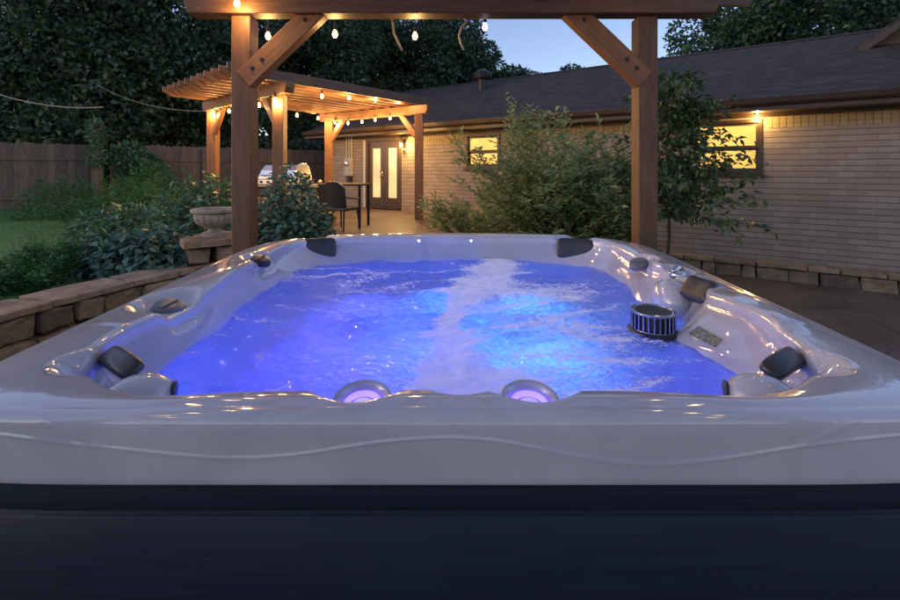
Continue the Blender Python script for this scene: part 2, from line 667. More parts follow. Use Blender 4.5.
def member(name, p0, p1, w, h, mat, parent=None, cut0=0.0, cut1=0.0, bevel=0.005, up=(0, 0, 1)):
    """timber from p0 to p1 (centre line), own local X along the grain; cut0/cut1 slant the ends inward at the bottom"""
    p0, p1 = Vector(p0), Vector(p1)
    L = (p1 - p0).length
    x = (p1 - p0).normalized()
    u = Vector(up)
    if abs(x.dot(u)) > 0.95: u = Vector((0, 1, 0))
    y = u.cross(x).normalized()
    z = x.cross(y)
    mb = MB()
    poly = [(cut0, -h / 2), (L - cut1, -h / 2), (L, -h / 2 + (h * 0.45 if cut1 else 0)), (L, h / 2), (0, h / 2), (0, -h / 2 + (h * 0.45 if cut0 else 0))]
    if not cut1: poly.pop(2)
    if not cut0: poly.pop()
    mb.prism(poly, (1, 0, 0), (0, 0, 1), (0, 0, 0), (0, 1, 0), -w / 2, w / 2)
    o = mb.build(name, mat, None, (0, 0, 0), bevel=bevel)
    m = Matrix((x, y, z)).transposed().to_4x4()
    o.rotation_euler = m.to_euler()
    if parent is not None:
        o.parent = parent
        o.location = p0 - wloc(parent)
    else:
        o.location = p0
    return o


# ------------------------------------------------------------------ ground, patio, lawn
U = Vector((0.83205, -0.5547, 0))       # along the house wall, towards the right
V = Vector((0.5547, 0.83205, 0))        # into the house
P0 = Vector((6.904, 6.597, 0))
KW, AW = 16.8, 1.5


def wall_x(px):
    r = (px - 450) / F
    d = KW / (r + AW)
    return (Vector((r * d, d, 0)) - P0).dot(U)


def house_pt(x, y, z):
    return P0 + U * x + V * y + Vector((0, 0, z))


def gz(x, y):
    x, y = np.asarray(x, float), np.asarray(y, float)
    back = sstep((y - 4.0) / 6.5)
    right = sstep((x - 0.8) / 3.6)
    z = -0.3 + 0.36 * back
    return z * (1 - right) + (-0.62) * right


def sheet(name, x0, x1, y0, y1, nx, ny, mat, dz, fn=gz, poly=None):
    xs, ys = np.linspace(x0, x1, nx), np.linspace(y0, y1, ny)
    X, Y = np.meshgrid(xs, ys)
    Z = fn(X, Y) + dz
    v = np.stack([X.ravel(), Y.ravel(), Z.ravel()], 1)
    q = []
    for j in range(ny - 1):
        for i in range(nx - 1):
            a = j * nx + i
            if poly is not None and not poly(0.5 * (xs[i] + xs[i + 1]), 0.5 * (ys[j] + ys[j + 1])): continue
            q.append((a, a + 1, a + nx + 1, a + nx))
    return np_mesh(name, v, q, mat, None, (0, 0, 0), True)


def g_far(X, Y):
    near = gz(np.clip(X, -8, 12), np.clip(Y, -3, 16))
    return near - 0.06


g = sheet('ground', -300, 300, -250, 500, 3, 3, M['soil'], -0.9, lambda X, Y: 0 * X)
g['kind'] = 'structure'
g = sheet('terrain', -30, 26, -8, 34, 80, 70, M['soil'], -0.02, g_far)
g['kind'] = 'structure'


# left retaining wall line (front edge), lawn lies left of it
LW = [(-3.75, -2.5), (-3.55, 0.2), (-3.3, 2.0), (-3.11, 2.98), (-3.02, 3.44), (-2.88, 3.86), (-2.70, 4.25), (-2.63, 4.50)]
bed_edge = LW + [(-3.0, 5.2), (-4.0, 6.6), (-5.6, 8.6), (-7.5, 11.0), (-9.5, 13.0)]


def edge_x(y):
    ys = [p[1] for p in bed_edge]
    return np.interp(y, ys, [p[0] for p in bed_edge])


def z_lawn(X, Y):
    return 0.10 + 0.03 * np.sin(X * 0.7) + 0.0 * Y


lw = sheet('lawn', -26, -2.2, -4, 20, 90, 90, M['lawn_turf'], 0.0, z_lawn, lambda x, y: x < edge_x(y) - 0.12)
lw['kind'] = 'structure'
pt = sheet('patio', -8.5, 9.5, -4, 15, 120, 120, M['patio_concrete'], 0.0, gz, lambda x, y: x > edge_x(y) - 0.05)
pt['kind'] = 'structure'

# ------------------------------------------------------------------ house
hx0 = wall_x(326)
hx1 = 6.0
ROT = math.atan2(U.y, U.x)
house = empty('brick_house', (P0.x, P0.y, 0), 'long low tan brick house with dark shingle roof and two lit windows', 'house', rz=ROT)


def hpart(mb, name, mat, parent=None, smooth=False, bevel=0):
    """geometry given in the house frame"""
    me_o = mb.build(name, mat, None, (0, 0, 0), smooth=smooth, bevel=bevel)
    me_o.parent = parent if parent is not None else house
    return me_o


def cut_wall():
    """wall face with openings"""
    ops = [(wall_x(466), wall_x(500), 1.25, 2.10), (wall_x(690), wall_x(762.5), 1.13, 2.10), (wall_x(366), wall_x(401.5), -0.2, 2.12)]
    ops.sort()
    mb = MB()
    x = hx0
    for (a, b, z0, z1) in ops:
        mb.box(((x + a) / 2, 0.1, 0.715), (a - x, 0.2, 2.83))
        if z0 > -0.3: mb.box(((a + b) / 2, 0.1, (z0 - 0.7) / 2), (b - a, 0.2, z0 + 0.7))
        if z1 < 2.125: mb.box(((a + b) / 2, 0.1, (z1 + 2.13) / 2), (b - a, 0.2, 2.13 - z1))
        x = b
    mb.box(((x + hx1) / 2, 0.1, 0.715), (hx1 - x, 0.2, 2.83))
    mb.box((hx0 + 0.1, 4.0, 0.715), (0.2, 7.58, 2.83))
    hpart(mb, 'wall', M['brick'])
    return ops


ops = cut_wall()
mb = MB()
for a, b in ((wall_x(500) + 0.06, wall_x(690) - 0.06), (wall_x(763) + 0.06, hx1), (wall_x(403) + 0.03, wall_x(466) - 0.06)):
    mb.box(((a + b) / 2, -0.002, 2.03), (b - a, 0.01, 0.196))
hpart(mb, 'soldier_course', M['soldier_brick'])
# eaves
EY, EZ, RY, RZ = -0.5, 2.36, 4.1, 4.32
mb = MB()
sl = (RZ - EZ) / (RY - EY)
mb.prism([(EY, EZ - 0.02), (EY, EZ + 0.03), (RY, RZ + 0.03), (RY + (RY - EY), EZ + 0.03), (RY + (RY - EY), EZ - 0.02), (RY, RZ - 0.05)], (0, 1, 0), (0, 0, 1), (0, 0, 0), (1, 0, 0), hx0 - 0.45, hx1)
roof = hpart(mb, 'roof', M['shingles'])
mb = MB()
for k in range(60):
    x0 = hx0 - 0.45 + k * 0.31
    if x0 + 0.3 < hx1: mb.prism([(-0.13, -0.055), (0, 0.012), (0.13, -0.055), (0.13, -0.045), (0, 0.024), (-0.13, -0.045)], (0, 1, 0), (0, 0, 1), (0, RY, RZ + 0.04), (1, 0, 0), x0, x0 + 0.30)
hpart(mb, 'ridge_cap', M['shingles'], roof)
mb = MB()
mb.box(((hx0 + hx1) / 2, EY + 0.03, 2.27), (hx1 - hx0 + 0.9, 0.03, 0.16))
hpart(mb, 'fascia', M['trim_wood'])
mb = MB()
mb.box(((hx0 + hx1) / 2, -0.24, 2.20), (hx1 - hx0 + 0.8, 0.5, 0.02))
mb.box(((hx0 + hx1) / 2, -0.018, 2.16), (hx1 - hx0, 0.03, 0.07))
hpart(mb, 'soffit', M['trim_wood'])
mb = MB()
gp = [(-0.01, -0.06), (-0.06, -0.06), (-0.10, -0.02), (-0.115, 0.055), (-0.125, 0.055), (-0.125, 0.065), (-0.105, 0.065), (-0.092, -0.01), (-0.058, -0.05), (-0.01, -0.05)]
mb.prism(gp, (0, 1, 0), (0, 0, 1), (0, EY + 0.015, 2.325), (1, 0, 0), hx0 - 0.45, hx1)
hpart(mb, 'gutter', M['trim_wood'])
# gable end infill on the far side
mb = MB()
mb.prism([(0.0, 2.13), (8.0, 2.13), (8.0, 2.5), (RY, RZ - 0.1), (0, 2.5)], (0, 1, 0), (0, 0, 1), (0, 0, 0), (1, 0, 0), hx0 + 0.02, hx0 + 0.1)
hpart(mb, 'gable_wall', M['trim_wood'])
# cross gable at the right
mb = MB()
ap = (1.75, 4.98)
mb.prism([(-0.0, 3.60), ap, (3.5, 3.60)], (1, 0, 0), (0, 0, 1), (0, 0, 0), (0, 1, 0), 2.55, 2.65)
hpart(mb, 'gable_face', M['dark_cedar'])
mb = MB()
for s in (-1, 1):
    mb.prism([(ap[0], ap[1] + 0.12), (ap[0], ap[1]), (ap[0] + s * 2.05, 3.38), (ap[0] + s * 2.1, 3.47)], (1, 0, 0), (0, 0, 1), (0, 0, 0), (0, 1, 0), 2.3, 6.0)
hpart(mb, 'gable_roof', M['shingles'])
mb = MB()
for s in (-1, 1):
    mb.prism([(ap[0], ap[1] + 0.06), (ap[0], ap[1] - 0.09), (ap[0] + s * 2.0, 3.32), (ap[0] + s * 2.06, 3.43)], (1, 0, 0), (0, 0, 1), (0, 0, 0), (0, 1, 0), 2.27, 2.297)
hpart(mb, 'rake_board', M['trim_wood'])
# roof vent
vx = -8.97
vz = EZ + sl * (2.9 - EY) + 0.03
mb = MB()
mb.lathe([(0.15, -0.12), (0.15, 0.30), (0.27, 0.32), (0.30, 0.44), (0.27, 0.54), (0.12, 0.62), (0.0, 0.63)], (vx, 2.9, vz), 20)
for k in range(14):
    a = 2 * math.pi * k / 14
    mb.box((vx + 0.29 * math.cos(a), 2.9 + 0.29 * math.sin(a), vz + 0.43), (0.03, 0.03, 0.17), a)
hpart(mb, 'roof_vent', M['dark_metal'])


def window(a, b, z0, z1, lab):
    w, h = b - a, z1 - z0
    fr = MB()
    t = 0.06
    fr.box((a + t / 2, 0.03, (z0 + z1) / 2), (t, 0.12, h))
    fr.box((b - t / 2, 0.03, (z0 + z1) / 2), (t, 0.12, h))
    fr.box(((a + b) / 2, 0.03, z1 - t / 2), (w - 2 * t, 0.12, t))
    fr.box(((a + b) / 2, 0.03, z0 + t / 2), (w - 2 * t, 0.12, t))
    o = hpart(fr, 'window', M['trim_wood'], bevel=0.003)
    o['label'] = lab
    for k, (za, zb, yy) in enumerate(((z0 + t, (z0 + z1) / 2 - 0.02, 0.075), ((z0 + z1) / 2 - 0.02, z1 - t, 0.045))):
        s = MB()
        st = 0.035
        s.box((a + t + st / 2, yy, (za + zb) / 2), (st, 0.035, zb - za))
        s.box((b - t - st / 2, yy, (za + zb) / 2), (st, 0.035, zb - za))
        s.box(((a + b) / 2, yy, za + 0.022), (w - 2 * t - 2 * st, 0.035, 0.044))
        s.box(((a + b) / 2, yy, zb - 0.022), (w - 2 * t - 2 * st, 0.035, 0.044))
        hpart(s, 'sash', M['trim_wood'], o)
        p = MB()
        p.box(((a + b) / 2, yy + 0.004, (za + zb) / 2), (w - 2 * t - 0.05, 0.006, zb - za - 0.06))
        hpart(p, 'pane', M['lit_pane'], o)
    sl_ = MB()
    sl_.box(((a + b) / 2, -0.03, z0 - 0.028), (w + 0.08, 0.10, 0.05))
    hpart(sl_, 'sill', M['trim_wood'], o)


window(*ops[1], 'small lit window beside the pergola')
window(*ops[2], 'large lit window behind the young tree')

# french doors
da, db, dz0, dz1 = ops[0]
fl = 0.09
mb = MB()
mb.box((da + 0.035, 0.05, (fl + 2.12) / 2), (0.07, 0.14, 2.12 - fl))
mb.box((db - 0.035, 0.05, (fl + 2.12) / 2), (0.07, 0.14, 2.12 - fl))
mb.box(((da + db) / 2, 0.05, 2.085), (db - da - 0.14, 0.14, 0.07))
mb.box(((da + db) / 2, 0.03, fl + 0.02), (db - da - 0.14, 0.2, 0.04))
hpart(mb, 'door_frame', M['door_paint'])
mb = MB()
mb.box((da - 0.05, -0.012, 1.08), (0.075, 0.024, 2.0))
hpart(mb, 'door_trim', M['white_trim'])
mid = (da + db) / 2
for k, (a, b) in enumerate(((da + 0.072, mid - 0.003), (mid + 0.003, db - 0.072))):
    w = b - a
    st = w * 0.24
    d_ = MB()
    d_.box((a + st / 2, 0.07, (fl + 0.045 + 2.048) / 2), (st, 0.045, 2.0 - fl))
    d_.box((b - st / 2, 0.07, (fl + 0.045 + 2.048) / 2), (st, 0.045, 2.0 - fl))
    d_.box(((a + b) / 2, 0.07, fl + 0.045 + 0.13), (w - 2 * st, 0.045, 0.26))
    d_.box(((a + b) / 2, 0.07, 1.94), (w - 2 * st, 0.045, 0.2))
    d = hpart(d_, 'door', M['door_paint'], bevel=0.004)
    p = MB()
    p.box(((a + b) / 2, 0.072, (fl + 0.305 + 1.84) / 2), (w - 2 * st - 0.002, 0.012, 1.84 - fl - 0.305))
    hpart(p, 'pane', M['lit_door_pane'], d)
    if k == 0:
        kb = MB()
        for zz in (1.02, 1.16):
            kb.lathe([(0.03, 0), (0.03, 0.012), (0.012, 0.02), (0.012, 0.04), (0.028, 0.05), (0.03, 0.065), (0.02, 0.078), (0, 0.08)], (b - 0.09, 0.047, zz), 14, Matrix.Rotation(R(90), 3, 'X'))
        kb.box((b - 0.09, 0.044, 1.09), (0.05, 0.006, 0.24))
        hpart(kb, 'handle', M['brass'], d, smooth=True)

# wall lantern
lx = wall_x(404.5)
lan = empty('wall_lantern', house_pt(lx, -0.01, 1.99), 'bright lantern on the brick wall beside the french doors', 'lantern', rz=ROT)


def lpart(mb, name, mat, root, par=None):
    o = mb.build(name, mat, None, (0, 0, 0))
    o.parent = par or root
    return o


mb = MB()
mb.box((0, 0.0, 0.0), (0.1, 0.018, 0.16))
mb.tube([(0, -0.01, 0.05), (0, -0.07, 0.09), (0, -0.12, 0.06), (0, -0.12, 0.0)], 0.008)
mb.lathe([(0.0, 0.02), (0.03, 0.01), (0.075, -0.03), (0.07, -0.035), (0, -0.035)], (0, -0.12, 0), 8)
for k in range(4):
    a = R(45 + 90 * k)
    mb.tube([(0.06 * math.cos(a), -0.12 + 0.06 * math.sin(a), -0.03), (0.045 * math.cos(a), -0.12 + 0.045 * math.sin(a), -0.19)], 0.005, 6)
mb.lathe([(0, -0.2), (0.05, -0.195), (0.05, -0.187), (0, -0.187)], (0, -0.12, 0), 8)
lpart(mb, 'lantern_frame', M['dark_metal'], lan)
mb = MB()
mb.ball((0, -0.12, -0.11), (0.035, 0.035, 0.05))
lpart(mb, 'bulb', M['lantern_glow'], lan)
lo = lamp('lantern_light', (0, 0, 0), 42, (1, 0.6, 0.2), 0.05)
lo.parent = lan
lo.location = (0, -0.2, -0.11)

# eave lamp by the large window
ex = wall_x(757)
el = empty('eave_lamp', house_pt(ex, -0.14, 2.19), 'small glowing lamp under the eave at the corner of the large window', 'lamp', rz=ROT)
mb = MB()
mb.lathe([(0.05, 0.0), (0.05, -0.02), (0.035, -0.03), (0, -0.03)], (0, 0, 0), 16)
lpart(mb, 'base', M['dark_metal'], el)
mb = MB()
mb.ball((0, 0, -0.034), 0.02)
lpart(mb, 'bulb', M['lantern_glow'], el)
lo = lamp('eave_light', (0, 0, 0), 13, (1, 0.62, 0.18), 0.03)
lo.parent = el
lo.location = (0, -0.03, -0.09)

# electric meter and conduits
mx_ = wall_x(350)
me_ = empty('electric_meter', house_pt(mx_, 0, 0.95), 'grey electric meter box with conduits on the brick wall left of the doors', 'meter', rz=ROT)
mb = MB(); mb.box((0, -0.06, 0.35), (0.27, 0.11, 0.55)); lpart(mb, 'meter_box', M['box_paint'], me_)
mb = MB(); mb.lathe([(0.075, 0), (0.075, 0.06), (0.06, 0.075), (0, 0.08)], (0, -0.115, 0.45), 20, Matrix.Rotation(R(90), 3, 'X')); lpart(mb, 'meter_dial', M['steel'], me_)
for dx in (-0.09, 0.02, 0.12):
    mb = MB(); mb.tube([(dx, -0.05, 0.62), (dx, -0.05, 1.24)], 0.022, 10); lpart(mb, 'conduit', M['box_paint'], me_)
mb = MB(); mb.box((0.03, -0.05, -0.03), (0.16, 0.09, 0.16)); lpart(mb, 'switch_box', M['dark_metal'], me_)

# ------------------------------------------------------------------ stone edging along the house
def stones(mb, pts, z0, z1, course, depth, seed, jut=0.012, cap=None):
    """courses of rough blocks along a polyline (front edge); depth goes to the left of the direction"""
    r = random.Random(seed)
    segs = [(Vector((*pts[i], 0)), Vector((*pts[i + 1], 0))) for i in range(len(pts) - 1)]
    L = [(b - a).length for a, b in segs]
    tot = sum(L)

    def P(s):
        s = max(0.0, min(tot - 1e-5, s))
        for (a, b), l in zip(segs, L):
            if s <= l: return a.lerp(b, s / l), (b - a).normalized()
            s -= l
        return segs[-1][1], (segs[-1][1] - segs[-1][0]).normalized()
    z = z0
    while z < z1 - 1e-3:
        h = min(course * r.uniform(0.85, 1.15), z1 - z)
        if z1 - z - h < course * 0.4: h = z1 - z
        s = r.uniform(-0.25, 0)
        while s < tot:
            ln = r.uniform(0.2, 0.48)
            a, b = max(0, s), min(tot, s + ln)
            if b - a > 0.05:
                p, t = P((a + b) / 2)
                nrm = Vector((-t.y, t.x, 0))
                block(mb, p + nrm * (depth / 2 - r.uniform(0, jut)) + Vector((0, 0, z + h / 2)), (b - a - 0.012, depth, h - 0.012), math.atan2(t.y, t.x), r)
            s += ln
        z += h
    if cap:
        s = r.uniform(-0.3, 0)
        while s < tot:
            ln = r.uniform(0.35, 0.7)
            a, b = max(0, s), min(tot, s + ln)
            if b - a > 0.05:
                p, t = P((a + b) / 2)
                nrm = Vector((-t.y, t.x, 0))
                block(mb, p + nrm * (depth / 2 - 0.01) + Vector((0, 0, z1 + cap / 2)), (b - a - 0.008, depth + 0.05, cap), math.atan2(t.y, t.x), r, 0.4)
            s += ln


def block(mb, c, s, rz, r, rough=1.0):
    """a rough-hewn block: subdivided, rounded, jittered"""
    n = 6
    bm = bmesh.new()
    bmesh.ops.create_cube(bm, size=1)
    bmesh.ops.subdivide_edges(bm, edges=bm.edges[:], cuts=n, use_grid_fill=True)
    off = Vector((r.uniform(0, 99), r.uniform(0, 99), r.uniform(0, 99)))
    m = Matrix.Rotation(rz, 3, 'Z')
    vs_ = []
    for v in bm.verts:
        q = Vector((v.co.x * s[0], v.co.y * s[1], v.co.z * s[2]))
        e = [abs(abs(v.co[i]) - 0.5) < 1e-4 for i in range(3)]
        if sum(e) >= 2:
            for i in range(3):
                if e[i]: q[i] -= math.copysign(0.008 * rough + r.uniform(0, 0.004), q[i])
        nz = mnoise.noise_vector(q * 6 + off) * 0.02 * rough + mnoise.noise_vector(q * 22 + off) * 0.007 * rough
        vs_.append(m @ (q + nz) + Vector(c))
    bm.verts.index_update()
    fs = [[v.index for v in f.verts] for f in bm.faces]
    bm.free()
    mb.add(vs_, fs)


mb = MB()
ep = [house_pt(x, -0.42, 0) for x in (3.2, 1.5, 0, -1.5, -3.0, -4.6)]
stones(mb, [(p.x, p.y) for p in ep[::-1]], -0.66, -0.42, 0.2, 0.3, 5, 0.03, 0.07)
mb.build('stone_edging', M['limestone'], None, (ep[2].x, ep[2].y, -0.62))
set_props(bpy.data.objects['stone_edging'], 'low rough stone edging along the foot of the brick house wall', 'stone edging')
mb = MB()
for i, (a, b) in enumerate(((-4.6, 3.2),)):
    q = [house_pt(a, -0.2, -0.42), house_pt(b, -0.2, -0.42), house_pt(b, 0.05, -0.38), house_pt(a, 0.05, -0.38)]
    mb.add(q, [(0, 1, 2, 3)])
bed = mb.build('soil', M['soil'])
bed['kind'] = 'structure'

# ------------------------------------------------------------------ left retaining wall, pillar, urn
mb = MB()
stones(mb, LW, -0.32, 0.145, 0.145, 0.36, 3, 0.035, 0.06)
o = mb.build('stone_wall', M['limestone'], None, (-3.1, 2.98, -0.3))
set_props(o, 'low limestone retaining wall with flat caps at the edge of the lawn', 'wall')

pc = Vector((-2.62, 4.78, 0))
pr = R(38)
pil = empty('stone_pillar', (pc.x, pc.y, -0.3), 'square stone pillar at the end of the low wall, under the urn', 'pillar')
mb = MB()
r_ = random.Random(21)
z = -0.3
for k in range(4):
    h = 0.172
    for sgn in (-1, 1):
        w = 0.27 + (0.05 if k % 2 else -0.04) * sgn
        cx = (-0.29 + w / 2) if sgn < 0 else (0.29 - w / 2)
        m = Matrix.Rotation(pr, 3, 'Z')
        block(mb, pc + m @ Vector((cx, 0, 0)) + Vector((0, 0, z + h / 2)), (w - 0.01, 0.56, h - 0.012), pr, r_)
    z += h
mb.build('pillar_stones', M['limestone'], pil)
mb = MB()
block(mb, pc + Vector((0, 0, z + 0.045)), (0.66, 0.64, 0.085), pr, r_, 0.6)
mb.build('cap_stone', M['limestone'], pil)
zt = z + 0.087
urn = empty('garden_urn', (-2.60, 4.75, zt), 'fluted pale stone urn on the square stone pillar', 'urn')
mb = MB()
prof = [(0.13, 0), (0.13, 0.035), (0.115, 0.045), (0.075, 0.055), (0.062, 0.08), (0.085, 0.10), (0.13, 0.115, 0.08), (0.175, 0.15, 0.1), (0.198, 0.20, 0.1), (0.20, 0.235, 0.08), (0.192, 0.25), (0.205, 0.258), (0.235, 0.268), (0.237, 0.295), (0.222, 0.303), (0.195, 0.30), (0.185, 0.26), (0.0, 0.245)]
mb.lathe(prof, (-2.60, 4.75, zt), 72, nfl=18)
mb.build('bowl', M['urn_stone'], urn, smooth=True, angle=50)

# ------------------------------------------------------------------ fences
def fence(name, a, b, z0, zt_, lab, seed):
    a, b = Vector((*a, 0)), Vector((*b, 0))
    L = (b - a).length
    rz = math.atan2(b.y - a.y, b.x - a.x)
    root = empty(name, (a.x, a.y, z0), lab, 'fence', 'cedar board fences round the yard', rz=rz)
    r = random.Random(seed)
    mb = MB()
    x = 0
    while x < L:
        h = zt_ - z0 + r.uniform(-0.02, 0.02)
        mb.prism([(0.0, 0), (0.1415, 0), (0.1415, h - 0.03), (0.112, h), (0.03, h), (0.0, h - 0.03)], (1, 0, 0), (0, 0, 1), (x, r.uniform(0, 0.006), 0.03), (0, 1, 0), 0.0, 0.016)
        x += 0.142
    lpart(mb, 'board_panel', M['fence_wood'], root)
    for zz in (0.32, 1.42):
        mb = MB(); mb.box((L / 2, -0.024, zz), (L, 0.04, 0.09)); lpart(mb, 'rail', M['fence_wood'], root)
    x = 0.05
    while x < L:
        mb = MB(); mb.box((x, -0.07, (zt_ - z0) / 2 - 0.05), (0.09, 0.05, zt_ - z0 - 0.02)); lpart(mb, 'post', M['fence_wood'], root)
        x += 2.4
    return root


fence('board_fence', (-19.0, 7.8), (-10.55, 12.6), 0.1, 1.93, 'weathered board fence behind the lawn, left of the tall vine post', 1)
fence('board_fence', (-10.2, 12.9), (-3.6, 18.2), 0.1, 1.95, 'weathered board fence behind the pergola, right of the tall vine post', 2)
pv = at(97.5, 175, 12.3)
vp = empty('vine_post', (pv.x, pv.y, 0.1), 'tall wooden post wrapped in vine between the two fences', 'post')
mb = MB(); mb.box((pv.x, pv.y, 1.35), (0.2, 0.2, 2.5)); mb.build('pole', M['fence_wood'], vp)

# power cable
pa, pb = at(-40, 80, 11.5), at(103, 107, 12.2)
mb = MB()
mb.tube([pa.lerp(pb, t) + Vector((0, 0, -0.25 * 4 * t * (1 - t))) for t in np.linspace(0, 1, 16)], 0.016, 6)
o = mb.build('overhead_cable', M['rope'], None, pb)
set_props(o, 'pale overhead cable sagging above the left fence to the vine post', 'cable')
pa, pb = at(96, 84, 12.2), at(206, 111, 9.2)
mb = MB()
mb.tube([pa.lerp(pb, t) + Vector((0, 0, -0.2 * 4 * t * (1 - t))) for t in np.linspace(0, 1, 16)], 0.010, 6)
o = mb.build('overhead_cable', M['cable'], None, pb)
set_props(o, 'thin dark cable running through the trees to the far pergola', 'cable')

# ------------------------------------------------------------------ neighbour house beyond the fence
nb = empty('neighbour_house', (-12.5, 22, 0), 'dark shingled house roof showing above the board fence behind the far pergola', 'house')
mb = MB()
mb.box((-10.5, 23.5, 1.1), (13.0, 5, 2.2)); mb.build('wall', M['brick'], nb)
mb = MB()
mb.prism([(20.4, 2.15), (20.4, 2.25), (23.5, 3.1), (26.6, 2.25), (26.6, 2.15)], (0, 1, 0), (0, 0, 1), (0, 0, 0), (1, 0, 0), -14.6, -3.6)
mb.build('roof', M['shingles'], nb)

# ------------------------------------------------------------------ string lights
def string_lights(name, pts, bulbs, lab, drop=0.05, power=4.0, frosted=(), r=0.022, group=None, sag=0.03, col=(1, 0.56, 0.18)):
    root = empty(name, bulbs[0], lab, 'string lights', group)
    mb = MB()
    chain = []
    for i in range(len(pts) - 1):
        a, b = Vector(pts[i]), Vector(pts[i + 1])
        for t in np.linspace(0, 1, 7)[:-1]:
            chain.append(a.lerp(b, t) - Vector((0, 0, sag * 4 * t * (1 - t))))
    chain.append(Vector(pts[-1]))
    mb.tube(chain, 0.0065, 5)
    mb.build('wire', M['dark_plastic'], root)
    for i, p in enumerate(bulbs):
        p = Vector(p)
        mb = MB()
        prof = [(0.0, -r * 1.35), (r * 0.55, -r * 1.2), (r * 0.95, -r * 0.5), (r, 0), (r * 0.8, r * 0.7), (r * 0.5, r * 1.3), (r * 0.45, r * 1.6)]
        mb.lathe(prof, p, 14)
        b = mb.build('bulb', M['frosted_bulb'] if i in frosted else M['bulb_glow'], root, smooth=True)
        mb = MB()
        mb.lathe([(r * 0.55, r * 1.5), (r * 0.62, r * 1.6), (r * 0.62, r * 2.8), (r * 0.3, r * 3.2), (r * 0.18, r * 3.2 + drop), (0, r * 3.2 + drop)], p, 10)
        mb.build('socket', M['dark_plastic'], b)
        if i not in frosted:
            lamp('bulb_light', p + Vector((0, 0, -r * 1.6)), power, col, r * 1.2, root)
    return root


# ------------------------------------------------------------------ near pergola (over the tub)
npg = empty('tub_pergola', (0, 3.22, -0.3), 'large reddish cedar pergola framing the hot tub, two posts behind it', 'pergola')
PW = 0.14
for (xx, yy) in ((-1.535, 3.22), (1.455, 3.22), (-1.535, -0.35), (1.455, -0.35)):
    member('post', (xx, yy, -0.3), (xx, yy, 2.335), PW, PW, M['dark_cedar'], npg, bevel=0.008)
for yy in (3.17, -0.30):
    member('beam', (-1.93, yy, 2.455), (1.95, yy, 2.455), 0.14, 0.24, M['dark_cedar'], npg, 0.03, 0.03, 0.008)
for s, xx in ((1, -1.465), (-1, 1.385)):
    for yy in (3.19, -0.32):
        p0 = Vector((xx - s * 0.05, yy, 1.865))
        p1 = Vector((xx + s * 0.51, yy, 2.40))
        member('brace', p0, p1, 0.095, 0.15, M['cedar'], npg, bevel=0.006)
for s, xx in ((1, -1.465), (-1, 1.385)):
    for dx, dz in ((0.02, 1.945), (0.09, 2.01), (0.40, 2.30)):
        mb = MB()
        mb.lathe([(.017, 0), (.017, .003), (.010, .004), (.010, .011), (0, .012)], (xx + s * dx, 3.1425, dz), 6 if dx > 1 else 16, Matrix.Rotation(R(90), 3, 'X'))
        mb.build('bolt', M['dark_metal'], npg)
for k in range(8):
    xx = -1.75 + k * 0.5
    member('rafter', (xx, -0.75, 2.66), (xx, 3.42, 2.66), 0.04, 0.15, M['cedar'], npg, 0.06, 0, 0.004)
member('purlin', (-2.15, 3.45, 2.615), (2.44, 3.45, 2.615), 0.04, 0.2, M['dark_cedar'], npg, 0.05, 0.05, 0.004)
for k in range(9):
    yy = -0.6 + k * 0.45
    member('purlin', (-2.1, yy, 2.755), (2.1, yy, 2.755), 0.04, 0.04, M['cedar'], npg, 0, 0, 0.003)

nb_b = [at(237, 3, 3.02), at(268, 36, 3.5), at(335, 34, 3.5), at(415, 36, 3.5), at(485, 27, 3.3)]
np_pts = [b + Vector((0, 0, 0.09 + 0.03)) for b in nb_b]
np_pts = [np_pts[0] + Vector((-0.3, -0.2, 0.04))] + np_pts[:1] + [p + Vector((0, 0, 0.12)) for p in np_pts[1:4]] + [np_pts[4] + Vector((0, 0, 0.02))] + [Vector((1.3, 3.36, 2.5))]
sl1 = string_lights('string_lights', np_pts, nb_b, 'string of warm round bulbs hanging under the near pergola beam', 0.09, 5.5, (4,), 0.022, None, 0.05)
for b in nb_b[1:4]:
    mb = MB(); mb.tube([b + Vector((0, 0, 0.06)), b + Vector((0, 0, 0.26))], 0.004, 5); mb.build('hanger', M['dark_plastic'], sl1)
for i, pl in enumerate(([(392, 18), (393, 25), (394, 33), (398, 42), (402, 50)], [(487, 15), (478, 16), (468, 20), (461, 28), (459, 36), (461, 44), (464, 50)])):
    mb = MB()
    P_ = [at(a, b, 3.27) for a, b in pl]
    mb.tube(P_, 0.008, 8)
    o = mb.build('rope_light', M['rope'], None, P_[0], smooth=True)
    set_props(o, ['short end of pale rope light hanging straight from the near beam', 'curled end of pale rope light hanging beside the frosted bulb'][i], 'rope light')

# warm lamp string along the inside of the near pergola (runs on out of the picture over the tub)
over = [Vector((-1.45 + 0.0 * k, 2.5 - 0.75 * k, 2.42)) for k in range(4)] + [Vector((1.37, 2.5 - 0.75 * k, 2.42)) for k in range(4)]
string_lights('string_lights', [Vector((-1.45, 3.05, 2.55)), Vector((-1.45, 0.1, 2.53)), Vector((1.37, 0.1, 2.53)), Vector((1.37, 3.05, 2.55))], over, 'string of warm bulbs round the pergola rafters above the hot tub', 0.05, 0.8, (), 0.02)

